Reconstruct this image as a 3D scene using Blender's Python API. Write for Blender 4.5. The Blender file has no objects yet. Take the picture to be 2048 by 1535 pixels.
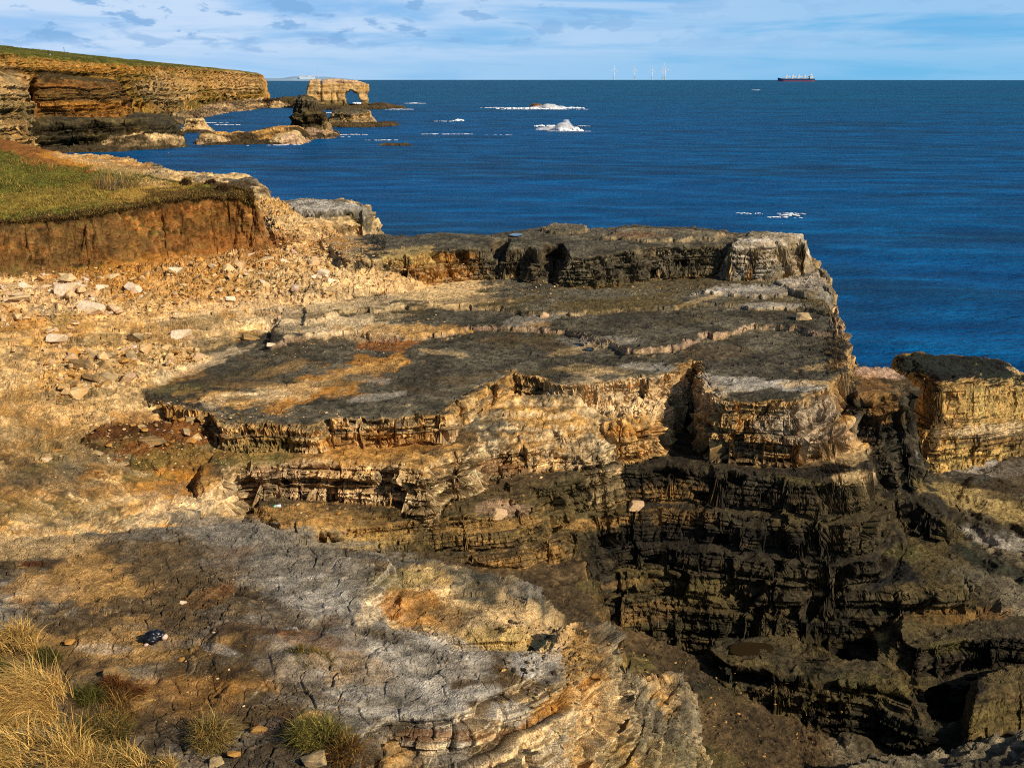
import bpy, bmesh, math, random
import numpy as np
from mathutils import Vector, Matrix
f4 = np.float32
rng = np.random.default_rng(7)
random.seed(7)
SC = bpy.context.scene
SC.cycles.use_denoising = False
SC.cycles.filter_width = 1.1
SC.cycles.max_bounces = 4
COL = SC.collection

# ------------------------------------------------------------------ camera
F, CX, CY, CAMZ = 2200.0, 1024.0, 767.5, 25.0
PITCH = math.radians(15.60)
CP, SP = math.cos(PITCH), math.sin(PITCH)
cam = bpy.data.cameras.new('camera')
cam.sensor_width = 36.0
cam.lens = 36.0 * F / 2048.0
cam.clip_start, cam.clip_end = 0.5, 60000.0
cob = bpy.data.objects.new('camera', cam)
cob.location = (0, 0, CAMZ)
cob.rotation_euler = (math.pi / 2 - PITCH, 0, 0)
COL.objects.link(cob)
SC.camera = cob


def ray(u, v):
    a, b = (u - CX) / F, (CY - v) / F
    return np.array([a, CP + b * SP, -SP + b * CP])


def on_plane(u, v, pl):
    d = ray(u, v)
    t = (pl[0] - CAMZ) / (d[2] - pl[1] * d[0] - pl[2] * d[1])
    if t < 0 or t > 4000:
        t = 4000
    return d * t + np.array([0, 0, CAMZ])


def at_dist(u, d):
    """horizontal point at distance d along the azimuth of column u at the horizon"""
    r = ray(u, 158.0)
    h = math.hypot(r[0], r[1])
    return r[0] / h * d, r[1] / h * d


def project(x, y, z):
    zz = z - CAMZ
    dep = y * CP - zz * SP
    dep = np.where(np.abs(dep) < 1e-4, 1e-4, dep)
    up = y * SP + zz * CP
    return CX + F * x / dep, CY - F * up / dep, dep


# ------------------------------------------------------------------ noise
P8 = rng.permutation(256).astype(np.int32)
R8 = rng.random(256).astype(f4)


def hsh(i, j, k=0):
    i = np.asarray(i, np.int32); j = np.asarray(j, np.int32); k = np.asarray(k, np.int32)
    a = P8[(i ^ (i >> 8)) & 255]
    a = P8[(a + j + (j >> 8) * 7) & 255]
    return P8[(a + k + (k >> 8) * 11) & 255]


def hrand(i, j, k=0, s=0):
    return R8[(hsh(i, j, k) + s * 37) & 255]


def vn2(x, y, s=0):
    xi, yi = np.floor(x), np.floor(y)
    fx, fy = (x - xi).astype(f4), (y - yi).astype(f4)
    xi, yi = xi.astype(np.int32), yi.astype(np.int32)
    fx = fx * fx * (3 - 2 * fx); fy = fy * fy * (3 - 2 * fy)
    a = hrand(xi, yi, s); b = hrand(xi + 1, yi, s); c = hrand(xi, yi + 1, s); d = hrand(xi + 1, yi + 1, s)
    return (a + (b - a) * fx) * (1 - fy) + (c + (d - c) * fx) * fy


def vn3(x, y, z, s=0):
    zi = np.floor(z); fz = (z - zi).astype(f4); zi = zi.astype(np.int32)
    fz = fz * fz * (3 - 2 * fz)
    xi, yi = np.floor(x), np.floor(y)
    fx, fy = (x - xi).astype(f4), (y - yi).astype(f4)
    xi, yi = xi.astype(np.int32) + s * 17, yi.astype(np.int32)
    fx = fx * fx * (3 - 2 * fx); fy = fy * fy * (3 - 2 * fy)
    out = 0
    for k in (0, 1):
        a = hrand(xi, yi, zi + k); b = hrand(xi + 1, yi, zi + k)
        c = hrand(xi, yi + 1, zi + k); d = hrand(xi + 1, yi + 1, zi + k)
        v = (a + (b - a) * fx) * (1 - fy) + (c + (d - c) * fx) * fy
        out = out + v * ((1 - fz) if k == 0 else fz)
    return out


def fbm2(x, y, o=4, s=0, g=0.5):
    t, a, n = 0, 1.0, 0
    for i in range(o):
        t = t + a * (vn2(x, y, s + i) - 0.5); n += a
        x, y = x * 2.03 + 11.3, y * 2.03 + 5.7; a *= g
    return t / n * 2


def fbm3(x, y, z, o=4, s=0, g=0.5):
    t, a, n = 0, 1.0, 0
    for i in range(o):
        t = t + a * (vn3(x, y, z, s + i) - 0.5); n += a
        x, y, z = x * 2.03 + 11.3, y * 2.03 + 5.7, z * 2.03 + 3.1; a *= g
    return t / n * 2


def worley2(x, y, s=0):
    xi, yi = np.floor(x).astype(np.int32), np.floor(y).astype(np.int32)
    d1 = np.full(x.shape, 9., f4); d2 = d1.copy(); cid = np.zeros(x.shape, f4)
    for i in (-1, 0, 1):
        for j in (-1, 0, 1):
            a, b = xi + i, yi + j
            dx = a + hrand(a, b, s) * .9 - x; dy = b + hrand(a, b, s + 5) * .9 - y
            d = np.sqrt(dx * dx + dy * dy).astype(f4)
            m = d < d1
            d2 = np.where(m, d1, np.minimum(d2, d)); cid = np.where(m, hrand(a, b, s + 9), cid)
            d1 = np.where(m, d, d1)
    return d1, d2, cid


def sst(a, b, x):
    t = np.clip((x - a) / (b - a), 0, 1)
    return t * t * (3 - 2 * t)


# ------------------------------------------------------------------ scene helpers
def tag(o, label=None, cat=None, group=None, kind=None):
    if label: o['label'] = label
    if cat: o['category'] = cat
    if group: o['group'] = group
    if kind: o['kind'] = kind
    return o


def mesh_np(name, V, Q, mats, col=None, smooth=True, extra=None, parent=None, T=None):
    """V (n,3); Q (m,4) quads; T (k,3) tris"""
    me = bpy.data.meshes.new(name)
    Q = np.zeros((0, 4), np.int32) if Q is None else np.asarray(Q, np.int32)
    T = np.zeros((0, 3), np.int32) if T is None else np.asarray(T, np.int32)
    me.vertices.add(len(V)); me.vertices.foreach_set('co', np.asarray(V, f4).ravel())
    nl = Q.size + T.size
    me.loops.add(nl); me.loops.foreach_set('vertex_index', np.concatenate([Q.ravel(), T.ravel()]).astype(np.int32))
    n = len(Q) + len(T)
    me.polygons.add(n)
    st = np.concatenate([np.arange(len(Q)) * 4, Q.size + np.arange(len(T)) * 3]).astype(np.int32)
    me.polygons.foreach_set('loop_start', st)
    me.polygons.foreach_set('use_smooth', np.full(n, smooth))
    me.update(calc_edges=True)
    if col is not None:
        c = np.ones((len(V), 4), f4); c[:, :3] = col
        a = me.attributes.new('tint', 'FLOAT_COLOR', 'POINT'); a.data.foreach_set('color', c.ravel())
    for m in (mats if isinstance(mats, (list, tuple)) else [mats]): me.materials.append(m)
    o = bpy.data.objects.new(name, me); COL.objects.link(o)
    if parent: o.parent = parent
    return o


def empty(name, loc, label=None, cat=None, group=None, rz=0):
    o = bpy.data.objects.new(name, None); COL.objects.link(o)
    o.location = loc; o.rotation_euler = (0, 0, rz); o.empty_display_size = .3
    return tag(o, label, cat, group)


# ------------------------------------------------------------------ materials
def nodes(name):
    m = bpy.data.materials.new(name); m.use_nodes = True
    nt = m.node_tree; b = nt.nodes['Principled BSDF']
    return m, nt, b


def N(nt, t, **kw):
    n = nt.nodes.new(t)
    for k, v in kw.items():
        if k.startswith('i_'):
            n.inputs[k[2:].replace('_', ' ')].default_value = v
        else: setattr(n, k, v)
    return n


def rock_mat(name, scale=1.0, bump=0.7, rough=.92, grain=.6, spec=.2):
    """tint attribute = the rock's own colour; grain and pitting are procedural"""
    m, nt, b = nodes(name)
    L = nt.links.new
    at = N(nt, 'ShaderNodeAttribute', attribute_name='tint')
    tc = N(nt, 'ShaderNodeTexCoord')
    n1 = N(nt, 'ShaderNodeTexNoise', i_Scale=5 * scale, i_Detail=9.0, i_Roughness=.72)
    n2 = N(nt, 'ShaderNodeTexNoise', i_Scale=34 * scale, i_Detail=3.0, i_Roughness=.6)
    L(tc.outputs['Object'], n1.inputs['Vector']); L(tc.outputs['Object'], n2.inputs['Vector'])
    mr = N(nt, 'ShaderNodeMapRange'); mr.inputs['From Min'].default_value = .3; mr.inputs['From Max'].default_value = .7
    mr.inputs['To Min'].default_value = 1 - grain; mr.inputs['To Max'].default_value = 1 + grain
    L(n1.outputs['Fac'], mr.inputs['Value'])
    m2 = N(nt, 'ShaderNodeMapRange'); m2.inputs['From Min'].default_value = .3; m2.inputs['From Max'].default_value = .7
    m2.inputs['To Min'].default_value = 1 - grain * .8; m2.inputs['To Max'].default_value = 1 + grain * .8
    L(n2.outputs['Fac'], m2.inputs['Value'])
    mm = N(nt, 'ShaderNodeMath', operation='MULTIPLY'); L(mr.outputs[0], mm.inputs[0]); L(m2.outputs[0], mm.inputs[1])
    mx = N(nt, 'ShaderNodeVectorMath', operation='SCALE')
    L(at.outputs['Color'], mx.inputs[0]); L(mm.outputs[0], mx.inputs['Scale'])
    L(mx.outputs[0], b.inputs['Base Color'])
    ad = N(nt, 'ShaderNodeMath', operation='ADD'); L(n1.outputs['Fac'], ad.inputs[0]); L(n2.outputs['Fac'], ad.inputs[1])
    bp = N(nt, 'ShaderNodeBump', i_Strength=bump, i_Distance=.1 / scale)
    L(ad.outputs[0], bp.inputs['Height']); L(bp.outputs[0], b.inputs['Normal'])
    b.inputs['Roughness'].default_value = rough; b.inputs['Specular IOR Level'].default_value = spec
    return m


def plain_mat(name, c, rough=.6, var=.12, scale=4, metal=0, spec=.4):
    m, nt, b = nodes(name); L = nt.links.new
    tc = N(nt, 'ShaderNodeTexCoord'); n1 = N(nt, 'ShaderNodeTexNoise', i_Scale=scale, i_Detail=4.0)
    L(tc.outputs['Object'], n1.inputs['Vector'])
    mr = N(nt, 'ShaderNodeMapRange'); mr.inputs['To Min'].default_value = 1 - var * 2; mr.inputs['To Max'].default_value = 1 + var * 2
    L(n1.outputs['Fac'], mr.inputs['Value'])
    mx = N(nt, 'ShaderNodeVectorMath', operation='SCALE'); mx.inputs[0].default_value = c
    L(mr.outputs[0], mx.inputs['Scale']); L(mx.outputs[0], b.inputs['Base Color'])
    b.inputs['Roughness'].default_value = rough; b.inputs['Metallic'].default_value = metal
    b.inputs['Specular IOR Level'].default_value = spec
    return m


def srgb(r, g, b, k=1.0):
    f = lambda c: ((c / 255 + .055) / 1.055) ** 2.4 if c > 10 else c / 255 / 12.92
    return np.array([f(r) * k, f(g) * k, f(b) * k], f4)


# palette: real rock and soil colours (linear)
PAL = dict(
    pale=srgb(212, 178, 124), cream=srgb(226, 198, 152), sand=srgb(190, 146, 82), ochre=srgb(178, 124, 52),
    rust=srgb(112, 70, 30), clay=srgb(142, 94, 46), clay2=srgb(92, 58, 24), claygrey=srgb(98, 76, 44),
    soil=srgb(74, 44, 18), grey=srgb(94, 87, 70), grey2=srgb(64, 59, 46), slab=srgb(122, 114, 100),
    slabl=srgb(176, 167, 151), olive=srgb(90, 77, 46), olive2=srgb(70, 61, 42), dark=srgb(44, 38, 28), dark2=srgb(30, 28, 24),
    darkg=srgb(36, 40, 30), brown=srgb(92, 74, 48), brown2=srgb(68, 55, 36), strawb=srgb(226, 184, 104), moss=srgb(108, 98, 50), lime=srgb(176, 160, 70),
    grass=srgb(98, 94, 36), grassd=srgb(70, 72, 26), straw=srgb(176, 138, 66), turf=srgb(70, 52, 26), kelp=srgb(118, 84, 36),
    white=srgb(232, 212, 190), pink=srgb(196, 160, 130), gold=srgb(182, 154, 92), greyg=srgb(120, 108, 84), orange=srgb(138, 90, 44))


# ------------------------------------------------------------------ mesa field
class Layer:
    def __init__(s, name, pts, z, prof=((0, 0), (.3, 3), (.6, 8)), part='rock_terrace', top=('grey', 'grey2'), face=('pale', 'sand'),
                 terr=0, amp=.08, warp=1.0, blk=1.0, crk=.3, rub=0, flute=0, world=False, bed=1.0, hol=1.0, strat=0, jnt=1.0):
        s.__dict__.update(locals()); del s.__dict__['s']
        if isinstance(z, (int, float)): s.pl = (float(z), 0., 0.)
        else:
            A, b = [], []
            for q in z:
                if world: x, y, zz = q
                else:
                    w = on_plane(q[0], q[1], (q[2], 0, 0)); x, y, zz = w
                A.append([1, x, y]); b.append(zz)
            s.pl = tuple(np.linalg.solve(np.array(A), np.array(b)))
        if world: s.poly = np.array([p[:2] for p in pts], float)
        else: s.poly = np.array([on_plane(u, v, s.pl)[:2] for u, v in pts])

    def bake(s, x0, y0, dx, nx, ny):
        X, Y = np.meshgrid(x0 + dx * np.arange(nx), y0 + dx * np.arange(ny))
        P = s.poly; D = np.full(X.shape, 1e9); ins = np.zeros(X.shape, bool)
        for i in range(len(P)):
            a, b = P[i], P[(i + 1) % len(P)]
            e = b - a; l2 = e @ e
            if l2 < 1e-9: continue
            t = np.clip(((X - a[0]) * e[0] + (Y - a[1]) * e[1]) / l2, 0, 1)
            D = np.minimum(D, (X - a[0] - t * e[0]) ** 2 + (Y - a[1] - t * e[1]) ** 2)
            if a[1] != b[1]:
                c = (a[1] > Y) != (b[1] > Y)
                ins ^= c & (X < a[0] + (Y - a[1]) * e[0] / e[1])
        D = np.sqrt(D); s.sdf = np.where(ins, -D, D).astype(f4); s.g = (x0, y0, dx, nx, ny)

    def sd(s, x, y):
        x0, y0, dx, nx, ny = s.g
        gx = np.clip((x - x0) / dx, 0, nx - 1.001); gy = np.clip((y - y0) / dx, 0, ny - 1.001)
        i, j = gx.astype(np.int32), gy.astype(np.int32); fx, fy = (gx - i).astype(f4), (gy - j).astype(f4)
        S = s.sdf
        return (S[j, i] * (1 - fx) + S[j, i + 1] * fx) * (1 - fy) + (S[j + 1, i] * (1 - fx) + S[j + 1, i + 1] * fx) * fy


def quant(h, st, sharp=.22):
    q = h / st; k = np.floor(q); fr = q - k
    return (k + sst(.5 - sharp, .5 + sharp, fr)) * st


def heights(layers, x, y, sc):
    """yields each layer's height at x, y (warped edges)"""
    k = sc
    wx = fbm2(x / (5 * k), y / (5 * k), 3, 1) * .55 * k; wy = fbm2(x / (5 * k), y / (5 * k), 3, 21) * .55 * k
    # blocky joints: edges break along two joint sets
    th = .35
    a = (x * math.cos(th) + y * math.sin(th)) / (1.1 * k); b = (-x * math.sin(th) + y * math.cos(th)) / (1.3 * k)
    a2 = a + .35 * vn2(x / k, y / k, 41); b2 = b + .35 * vn2(x / k, y / k, 43)
    ia, ib = np.floor(a2), np.floor(b2)
    bx = (hrand(ia, ib, 3) - .5) * .42 * k
    c2 = np.floor(a2 * 2.3); d2 = np.floor(b2 * 2.3)
    bx = bx + (hrand(c2, d2, 4) - .5) * .1 * k
    near = np.clip(np.hypot(x, y) / 45, .3, 1.0)
    wx, wy, bx = wx * near, wy * near, bx * near
    nz = fbm2(x / (7 * k), y / (7 * k), 4, 61)
    nz2 = fbm2(x / (1.6 * k), y / (1.6 * k), 3, 71)
    for L in layers:
        sd = L.sd(x + wx * L.warp, y + wy * L.warp) + bx * L.warp
        ps = np.array([p[0] for p in L.prof], f4); pd = np.array([p[1] for p in L.prof], f4)
        drop = np.interp(sd, ps, pd).astype(f4)
        over = np.maximum(sd - ps[-1], 0)
        if len(ps) > 1: drop = drop + over * (pd[-1] - pd[-2]) / (ps[-1] - ps[-2])
        h = L.pl[0] + L.pl[1] * x + L.pl[2] * y + (nz * 1.6 + nz2 * .5) * L.amp
        if L.terr:
            h = h + nz * L.terr * .8 + nz2 * L.terr * .35
            h = quant(h, L.terr)
        yield L, (h - drop).astype(f4)


def boxblur(a, n, ax):
    p = [(0, 0)] * a.ndim; p[ax] = (n + 1, n)
    c = np.cumsum(np.pad(a.astype(np.float64), p, mode='edge'), axis=ax)
    sl1 = [slice(None)] * a.ndim; sl2 = list(sl1)
    sl1[ax] = slice(2 * n + 1, None); sl2[ax] = slice(0, -2 * n - 1)
    return ((c[tuple(sl1)] - c[tuple(sl2)]) / (2 * n + 1))


ZB = []   # screen buffer of built ground (for setting things down on it)


def build_field(layers, az0, az1, r0, r1, nU, nF, nV, sc=1.0, base=-3.0, gdx=.25, blobs=(), cut=-1.2, zoff=0.0, hid=.05, disp=1.0, blurU=9):
    az = np.linspace(az0, az1, nU); r = np.geomspace(r0, r1, nF)
    xs = [math.sin(az0) * r1, math.sin(az1) * r1, math.sin(az0) * r0, math.sin(az1) * r0]
    x0, x1 = min(xs) - 2 * sc, max(xs) + 2 * sc
    y0, y1 = r0 * min(math.cos(az0), math.cos(az1)) - 2 * sc, r1 + 2 * sc
    nx, ny = int((x1 - x0) / gdx) + 2, int((y1 - y0) / gdx) + 2
    for L in layers: L.bake(x0, y0, gdx, nx, ny)
    X = (np.sin(az)[:, None] * r[None, :]).astype(f4); Y = (np.cos(az)[:, None] * r[None, :]).astype(f4)
    H = np.full(X.shape, base, f4)
    for L, h in heights(layers, X, Y, sc): np.maximum(H, h, out=H)
    del X, Y
    # sampling density along each column: screen angle where visible
    ang = np.arctan2(H - CAMZ, r[None, :])
    da = np.diff(ang, axis=1); dh = np.diff(H, axis=1); dr = np.diff(r)[None, :]
    dist = np.hypot(H[:, 1:] - CAMZ, r[None, 1:])
    vis = ang[:, 1:] >= np.maximum.accumulate(ang, axis=1)[:, 1:] - 1e-5
    arc = np.sqrt(dr * dr + dh * dh) / dist
    m = np.where(vis, np.abs(da) + .05 * arc, hid * arc)
    m = np.where(H[:, 1:] < base + .5, .01 * m, m) + 1e-7
    del ang, da, dh, dist, vis, arc
    m = boxblur(boxblur(m, blurU, 0), blurU, 0)
    c = np.concatenate([np.zeros((nU, 1)), np.cumsum(m, axis=1)], axis=1)
    c /= c[:, -1:]
    t = np.linspace(0, 1, nV)
    Rr = np.empty((nU, nV), f4)
    Z = np.empty((nU, nV), f4)
    for i in range(nU):
        q = np.interp(t, c[i], np.arange(nF))
        Rr[i] = np.interp(q, np.arange(nF), r); Z[i] = np.interp(q, np.arange(nF), H[i])
    del m, c, H
    X = np.sin(az)[:, None].astype(f4) * Rr; Y = np.cos(az)[:, None].astype(f4) * Rr
    # soft layer weights -> blended parameters
    best = np.full(X.shape, -99., f4); idx = np.zeros(X.shape, np.int16)
    hs = []
    for k, (L, h) in enumerate(heights(layers, X, Y, sc)):
        hs.append(h); mm = h > best
        best = np.where(mm, h, best); idx = np.where(mm, k, idx).astype(np.int16)
    W = 0
    par = {q: np.zeros(X.shape, f4) for q in ('blk', 'crk', 'rub', 'flute', 'bed', 'hol', 'strat', 'jnt')}
    top1 = np.zeros(X.shape + (3,), f4); top2 = top1.copy(); fc1 = top1.copy(); fc2 = top1.copy()
    tau = .045 * sc
    for L, h in zip(layers, hs):
        w = np.exp(np.maximum((h - best) / tau, -12)); w[w < .01] = 0
        W = W + w
        for q in par: par[q] += w * getattr(L, q)
        w3 = w[..., None]
        top1 += w3 * PAL[L.top[0]]; top2 += w3 * PAL[L.top[1]]; fc1 += w3 * PAL[L.face[0]]; fc2 += w3 * PAL[L.face[1]]
    del hs
    W = np.maximum(W, 1e-4)
    for q in par: par[q] /= W
    for a in (top1, top2, fc1, fc2): a /= W[..., None]

    def normal(Pm, b=0):
        if b: Pm = boxblur(boxblur(Pm, b, 0), b, 1).astype(f4)
        du = np.gradient(Pm, axis=0); dv = np.gradient(Pm, axis=1)
        n = np.cross(du, dv); n /= np.maximum(np.linalg.norm(n, axis=2, keepdims=True), 1e-9)
        n[n[..., 2] < 0] *= -1
        return n.astype(f4)
    Pm = np.stack([X, Y, Z], axis=2)
    n0 = normal(Pm, 6)
    steep = sst(.22, .62, 1 - n0[..., 2])
    k = sc
    # bedding coordinate: gently dipping, undulating
    zb = Z - .012 * X + .01 * Y + fbm2(X / (14 * k), Y / (14 * k), 2, 81) * .35 * k
    zb = zb + .16 * k * fbm3(X / (2 * k), Y / (2 * k), Z / (.7 * k), 2, 83)
    th = .35
    a = (X * math.cos(th) + Y * math.sin(th)); b = (-X * math.sin(th) + Y * math.cos(th))
    wv = .25 * k
    a = a + wv * (vn3(X / k, Y / k, Z / k, 5) - .5) * 2; b = b + wv * (vn3(X / k, Y / k, Z / k, 9) - .5) * 2

    def blocks(bt, bw, sd):
        kb = zb / bt + .5 * np.sin(zb / bt * 1.7 + sd) * .6
        ik = np.floor(kb).astype(np.int32); fk = (kb - ik).astype(f4)
        out = []
        for st in (0, 1):        # this bed and the one above: the step between them is a short steep ramp
            jk = ik + st
            sh = hrand(jk, jk * 3 + sd, 1); sh2 = hrand(jk, jk * 5 + sd, 2); wd = .6 + .9 * hrand(jk, jk * 7 + sd, 3)
            qa = a / (bw * wd) + sh * 9; qb = b / (bw * wd) + sh2 * 9
            ia, ib = np.floor(qa).astype(np.int32), np.floor(qb).astype(np.int32)
            if st == 0:
                fa, fb = qa - ia, qb - ib
                edge = np.minimum(np.minimum(fa, 1 - fa), np.minimum(fb, 1 - fb)) * bw
            out.append((hrand(ia + sd * 13, ib, jk), hrand(jk, jk + 91, sd)))
        m_ = sst(.80, 1.0, fk)
        hv = out[0][0] + (out[1][0] - out[0][0]) * m_; bedv = out[0][1] + (out[1][1] - out[0][1]) * m_
        ez = np.minimum(fk, 1 - fk) * bt
        return hv, bedv, edge, ez
    hv1, bd1, e1, ez1 = blocks(.62 * k, .95 * k, 1)
    hv2, bd2, e2, ez2 = blocks(.23 * k, .42 * k, 2)
    hv3, bd3, e3, ez3 = blocks(.085 * k, .3 * k, 3)
    big = fbm3(X / (3.2 * k), Y / (3.2 * k), Z / (2.6 * k), 3, 7)
    fine = fbm3(X / (.35 * k), Y / (.35 * k), Z / (.35 * k), 3, 13)
    nr = np.clip(np.hypot(X, Y) / 30, .45, 3) * (1 if k < 2 else k)
    nr = np.round(np.log2(nr) * 2) / 2
    nr = 2 ** nr
    micro = fbm3(X / (.10 * nr), Y / (.07 * nr), Z / (.06 * nr), 3, 141, .7)
    groove = lambda e, w: np.exp(-(e / w) ** 2)
    d = (hv1 - .5) * .3 * par['jnt'] + (bd1 - .5) * .46 + (hv2 - .5) * .15 * par['jnt'] + (bd2 - .5) * .27 + (bd3 - .5) * .14 * par['bed'] + (hv3 - .5) * .05
    d = d - .09 * groove(ez1 / k, .03) - (.11 * groove(e1 / k, .03) + .06 * groove(e2 / k, .018)) * par['jnt'] - .05 * groove(ez2 / k, .016)
    rg = 1 - np.abs(fbm3(X / (.5 * k), Y / (.5 * k), Z / (.22 * k), 3, 17)) * 2
    d = d + big * .26 * par['hol'] + fine * .035 + (rg - .5) * .05
    d = d - sst(.13, .07, hv1) * .45 * par['hol']                       # plucked-out blocks
    dface = d * par['blk'] * steep * k
    # flat tops: cracked polygons and shallow scabs
    wq = fbm2(X / (.5 * k), Y / (.5 * k), 3, 3) * .12 * k
    w1, w2, cid = worley2((X + wq) / (.55 * k), (Y - wq * .7) / (.42 * k), 3)
    ck = (w2 - w1)
    w1b, w2b, cidb = worley2((X + wq) / (.21 * k) + .3 * fine, Y / (.17 * k), 7)
    ckb = w2b - w1b
    cm = sst(-.2, .2, fbm2(X / (1.9 * k), Y / (1.9 * k), 3, 37)) * .6 + .4
    scab = sst(-.05, .06, fbm2(X / (1.5 * k), Y / (1.5 * k), 4, 31)) * .05 + sst(.05, .1, fbm2(X / (.8 * k), Y / (.8 * k), 3, 35)) * .03
    dt = -.05 * groove(ck, .045) * par['crk'] * cm - .026 * groove(ckb, .07) * par['crk'] * cm + (cid - .5) * .04 * par['crk'] + (cidb - .5) * .02 * par['crk'] + (rg - .5) * .045 + scab + fine * .045 \
        + fbm2(X / (2.4 * k), Y / (2.4 * k), 3, 33) * .12
    # rubble: stones of three sizes
    if par['rub'].max() > 0:
        rub = 0
        for q, (ws, hh, sd) in enumerate(((.8, .22, 11), (.42, .17, 15), (.22, .12, 17))):
            u1, u2, uc = worley2(X / (ws * k) + .25 * fine, Y / (ws * k), sd)
            rub = rub + hh * (np.sqrt(np.clip(1 - (u1 / .62) ** 2, 0, 1)) * sst(.35, .6, uc) * (.4 + .6 * uc)) * sst(0.02, .2, u2 - u1)
        dt = dt + rub * par['rub']; dface = dface + rub * par['rub'] * steep * .7
    if par['strat'].max() > 0:
        # thin beds cropping out across a slope as little steps
        zs = (.9 * Y - .22 * X) * .3 + Z + fbm2(X / (6 * k), Y / (6 * k), 4, 121) * .5 * k
        bcol = 0; sdark = 0
        for q, (tt_, am) in enumerate(((.5, .24), (.21, .12), (.09, .05))):
            ks = zs / (tt_ * k) + .12 * fbm2(X / (.6 * k), Y / (.6 * k), 2, 125 + q); kk = np.floor(ks); fr = ks - kk
            jj = hrand(kk, np.floor(a / (.9 * k * (1 - .3 * q)) + kk * .37), 3 + q)
            dt = dt - (fr - .5) * am * (.35 + 1.1 * hrand(kk, kk * 3, q)) * (.55 + .8 * jj) * par['strat'] - (1 - sst(0, .12, fr)) * .03 * par['strat']
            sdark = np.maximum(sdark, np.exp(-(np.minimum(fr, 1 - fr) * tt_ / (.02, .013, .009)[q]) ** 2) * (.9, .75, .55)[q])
            bcol = bcol + (hrand(kk, kk * 5, q + 4) - .5) * (.5, .4, .3)[q] + (jj - .5) * .25
    else: bcol = sdark = 0
    flc = 0
    dt = dt * k * (1 - steep)
    if par['flute'].max() > 0:
        aa = X * .96 - Y * .1
        fl = fbm3(aa / (.5 * k), Y / (.8 * k), Z / (2.2 * k), 5, 51, .68)
        fl2 = -np.clip(.16 - np.abs(vn3(aa / (.42 * k) + .4 * fbm3(X, Y, Z, 2, 57), Y / k, Z / (2.6 * k), 55) - .5), 0, 1) * 1.3
        flc = (fbm3(aa / (.16 * k), Y / (.4 * k), Z / (1.5 * k), 4, 58, .7) * 1.1 + fl * .35 + fine * .3) * par['flute']
        dface = dface + (fl * .34 + fl2 + fine * .14 + (rg - .5) * .1) * par['flute'] * steep * k
    Pm = Pm + n0 * ((dface + dt + micro * .022 * nr * np.clip(1 - par['flute'] * .5, 0, 1)) * disp)[..., None]
    n1 = normal(Pm)
    nz1 = n1[..., 2]
    # ---- colour: the rock's own, with undercut shade lines painted in
    X, Y, Z = Pm[..., 0], Pm[..., 1], Pm[..., 2]
    t1 = sst(-.25, .3, fbm2(X / (2.2 * k), Y / (2.2 * k), 5, 91, .6) + (cid - .5) * .25)
    ctop = top1 + (top2 - top1) * t1[..., None]
    t2 = np.clip(.5 + (bd1 - .5) * .7 + (hv2 - .5) * .5 + fbm3(X / (1.6 * k), Y / (1.6 * k), Z / (1.2 * k), 4, 95) * .9, 0, 1)
    cfac = fc1 + (fc2 - fc1) * t2[..., None]
    st1 = sst(.30, .62, 1 - nz1 + .25 * fbm3(X / (.7 * k), Y / (.7 * k), Z / (.5 * k), 3, 97))
    st1 = np.clip(.5 * st1 + .5 * steep * (.4 + .6 * st1), 0, 1)
    C = ctop + (cfac - ctop) * st1[..., None]
    C = C * (.78 + .44 * hv2 * steep + .44 * .5 * (1 - steep))[..., None]
    C = C * (1 + ((cidb - .5) * .5 + (cid - .5) * .35) * np.minimum(par['crk'], 1) * (1 - steep))[..., None]
    # ochre weathering and thin lichen
    o = sst(.25, .6, fbm3(X / (1.9 * k), Y / (1.9 * k), Z / (1.4 * k), 4, 101)) * par['blk'] * .45 * st1
    lum = C.mean(axis=2, keepdims=True)
    C = C + (PAL['ochre'] * np.clip(lum / .25, .15, 1.2) - C) * o[..., None]
    C = C * (1 + bcol * par['strat'] * .9)[..., None].clip(.35, 1.8) if par['strat'].max() > 0 else C
    C = C * (1 + flc)[..., None].clip(.35, 1.9) if par['flute'].max() > 0 else C
    # dirt in joints; dark lines below ledges also paint in undercut shade
    dj = np.maximum((groove(ck, .06) * .95 + groove(ckb, .10) * .75) * par['crk'] * cm * (1 - steep), (groove(e1 / k, .02) * .6 + groove(e2 / k, .012) * .5) * steep * par['blk'])
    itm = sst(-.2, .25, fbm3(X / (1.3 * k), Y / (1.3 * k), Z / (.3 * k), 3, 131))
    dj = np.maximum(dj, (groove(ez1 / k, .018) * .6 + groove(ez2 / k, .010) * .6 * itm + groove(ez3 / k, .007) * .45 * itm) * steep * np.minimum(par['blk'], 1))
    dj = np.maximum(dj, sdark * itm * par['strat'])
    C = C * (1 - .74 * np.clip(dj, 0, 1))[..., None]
    C = C * (1 + .75 * fine + .35 * (rg - .6) + .85 * micro * (.4 + .6 * sst(-.3, .3, fine + .5 * (hv1 - .5))))[..., None].clip(.25, 2.0)
    u, v, dep = project(X, Y, Z)
    for bl in blobs:
        (bu, bv, ru, rv, ang, cn, s) = bl[:7]
        ca, sa = math.cos(ang), math.sin(ang)
        du, dv = u - bu, v - bv
        p = (du * ca + dv * sa) / ru; q = (-du * sa + dv * ca) / rv
        d2 = np.sqrt(p * p + q * q)
        msk = d2 < 1.8
        if not msk.any(): continue
        xx, yy, zz = X[msk], Y[msk], Z[msk]
        e = fbm3(xx / (.8 * k), yy / (.8 * k), zz / (.6 * k), 4, 111, .6)
        w = sst(1.1, .8, d2[msk] + e * .8 + .5 * fbm3(xx / (3 * k), yy / (3 * k), zz / (2 * k), 2, 113)) * s
        if len(bl) > 7 and bl[7] == 'top': w = w * (1 - st1[msk])
        if len(bl) > 7 and bl[7] == 'face': w = w * st1[msk]
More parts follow.
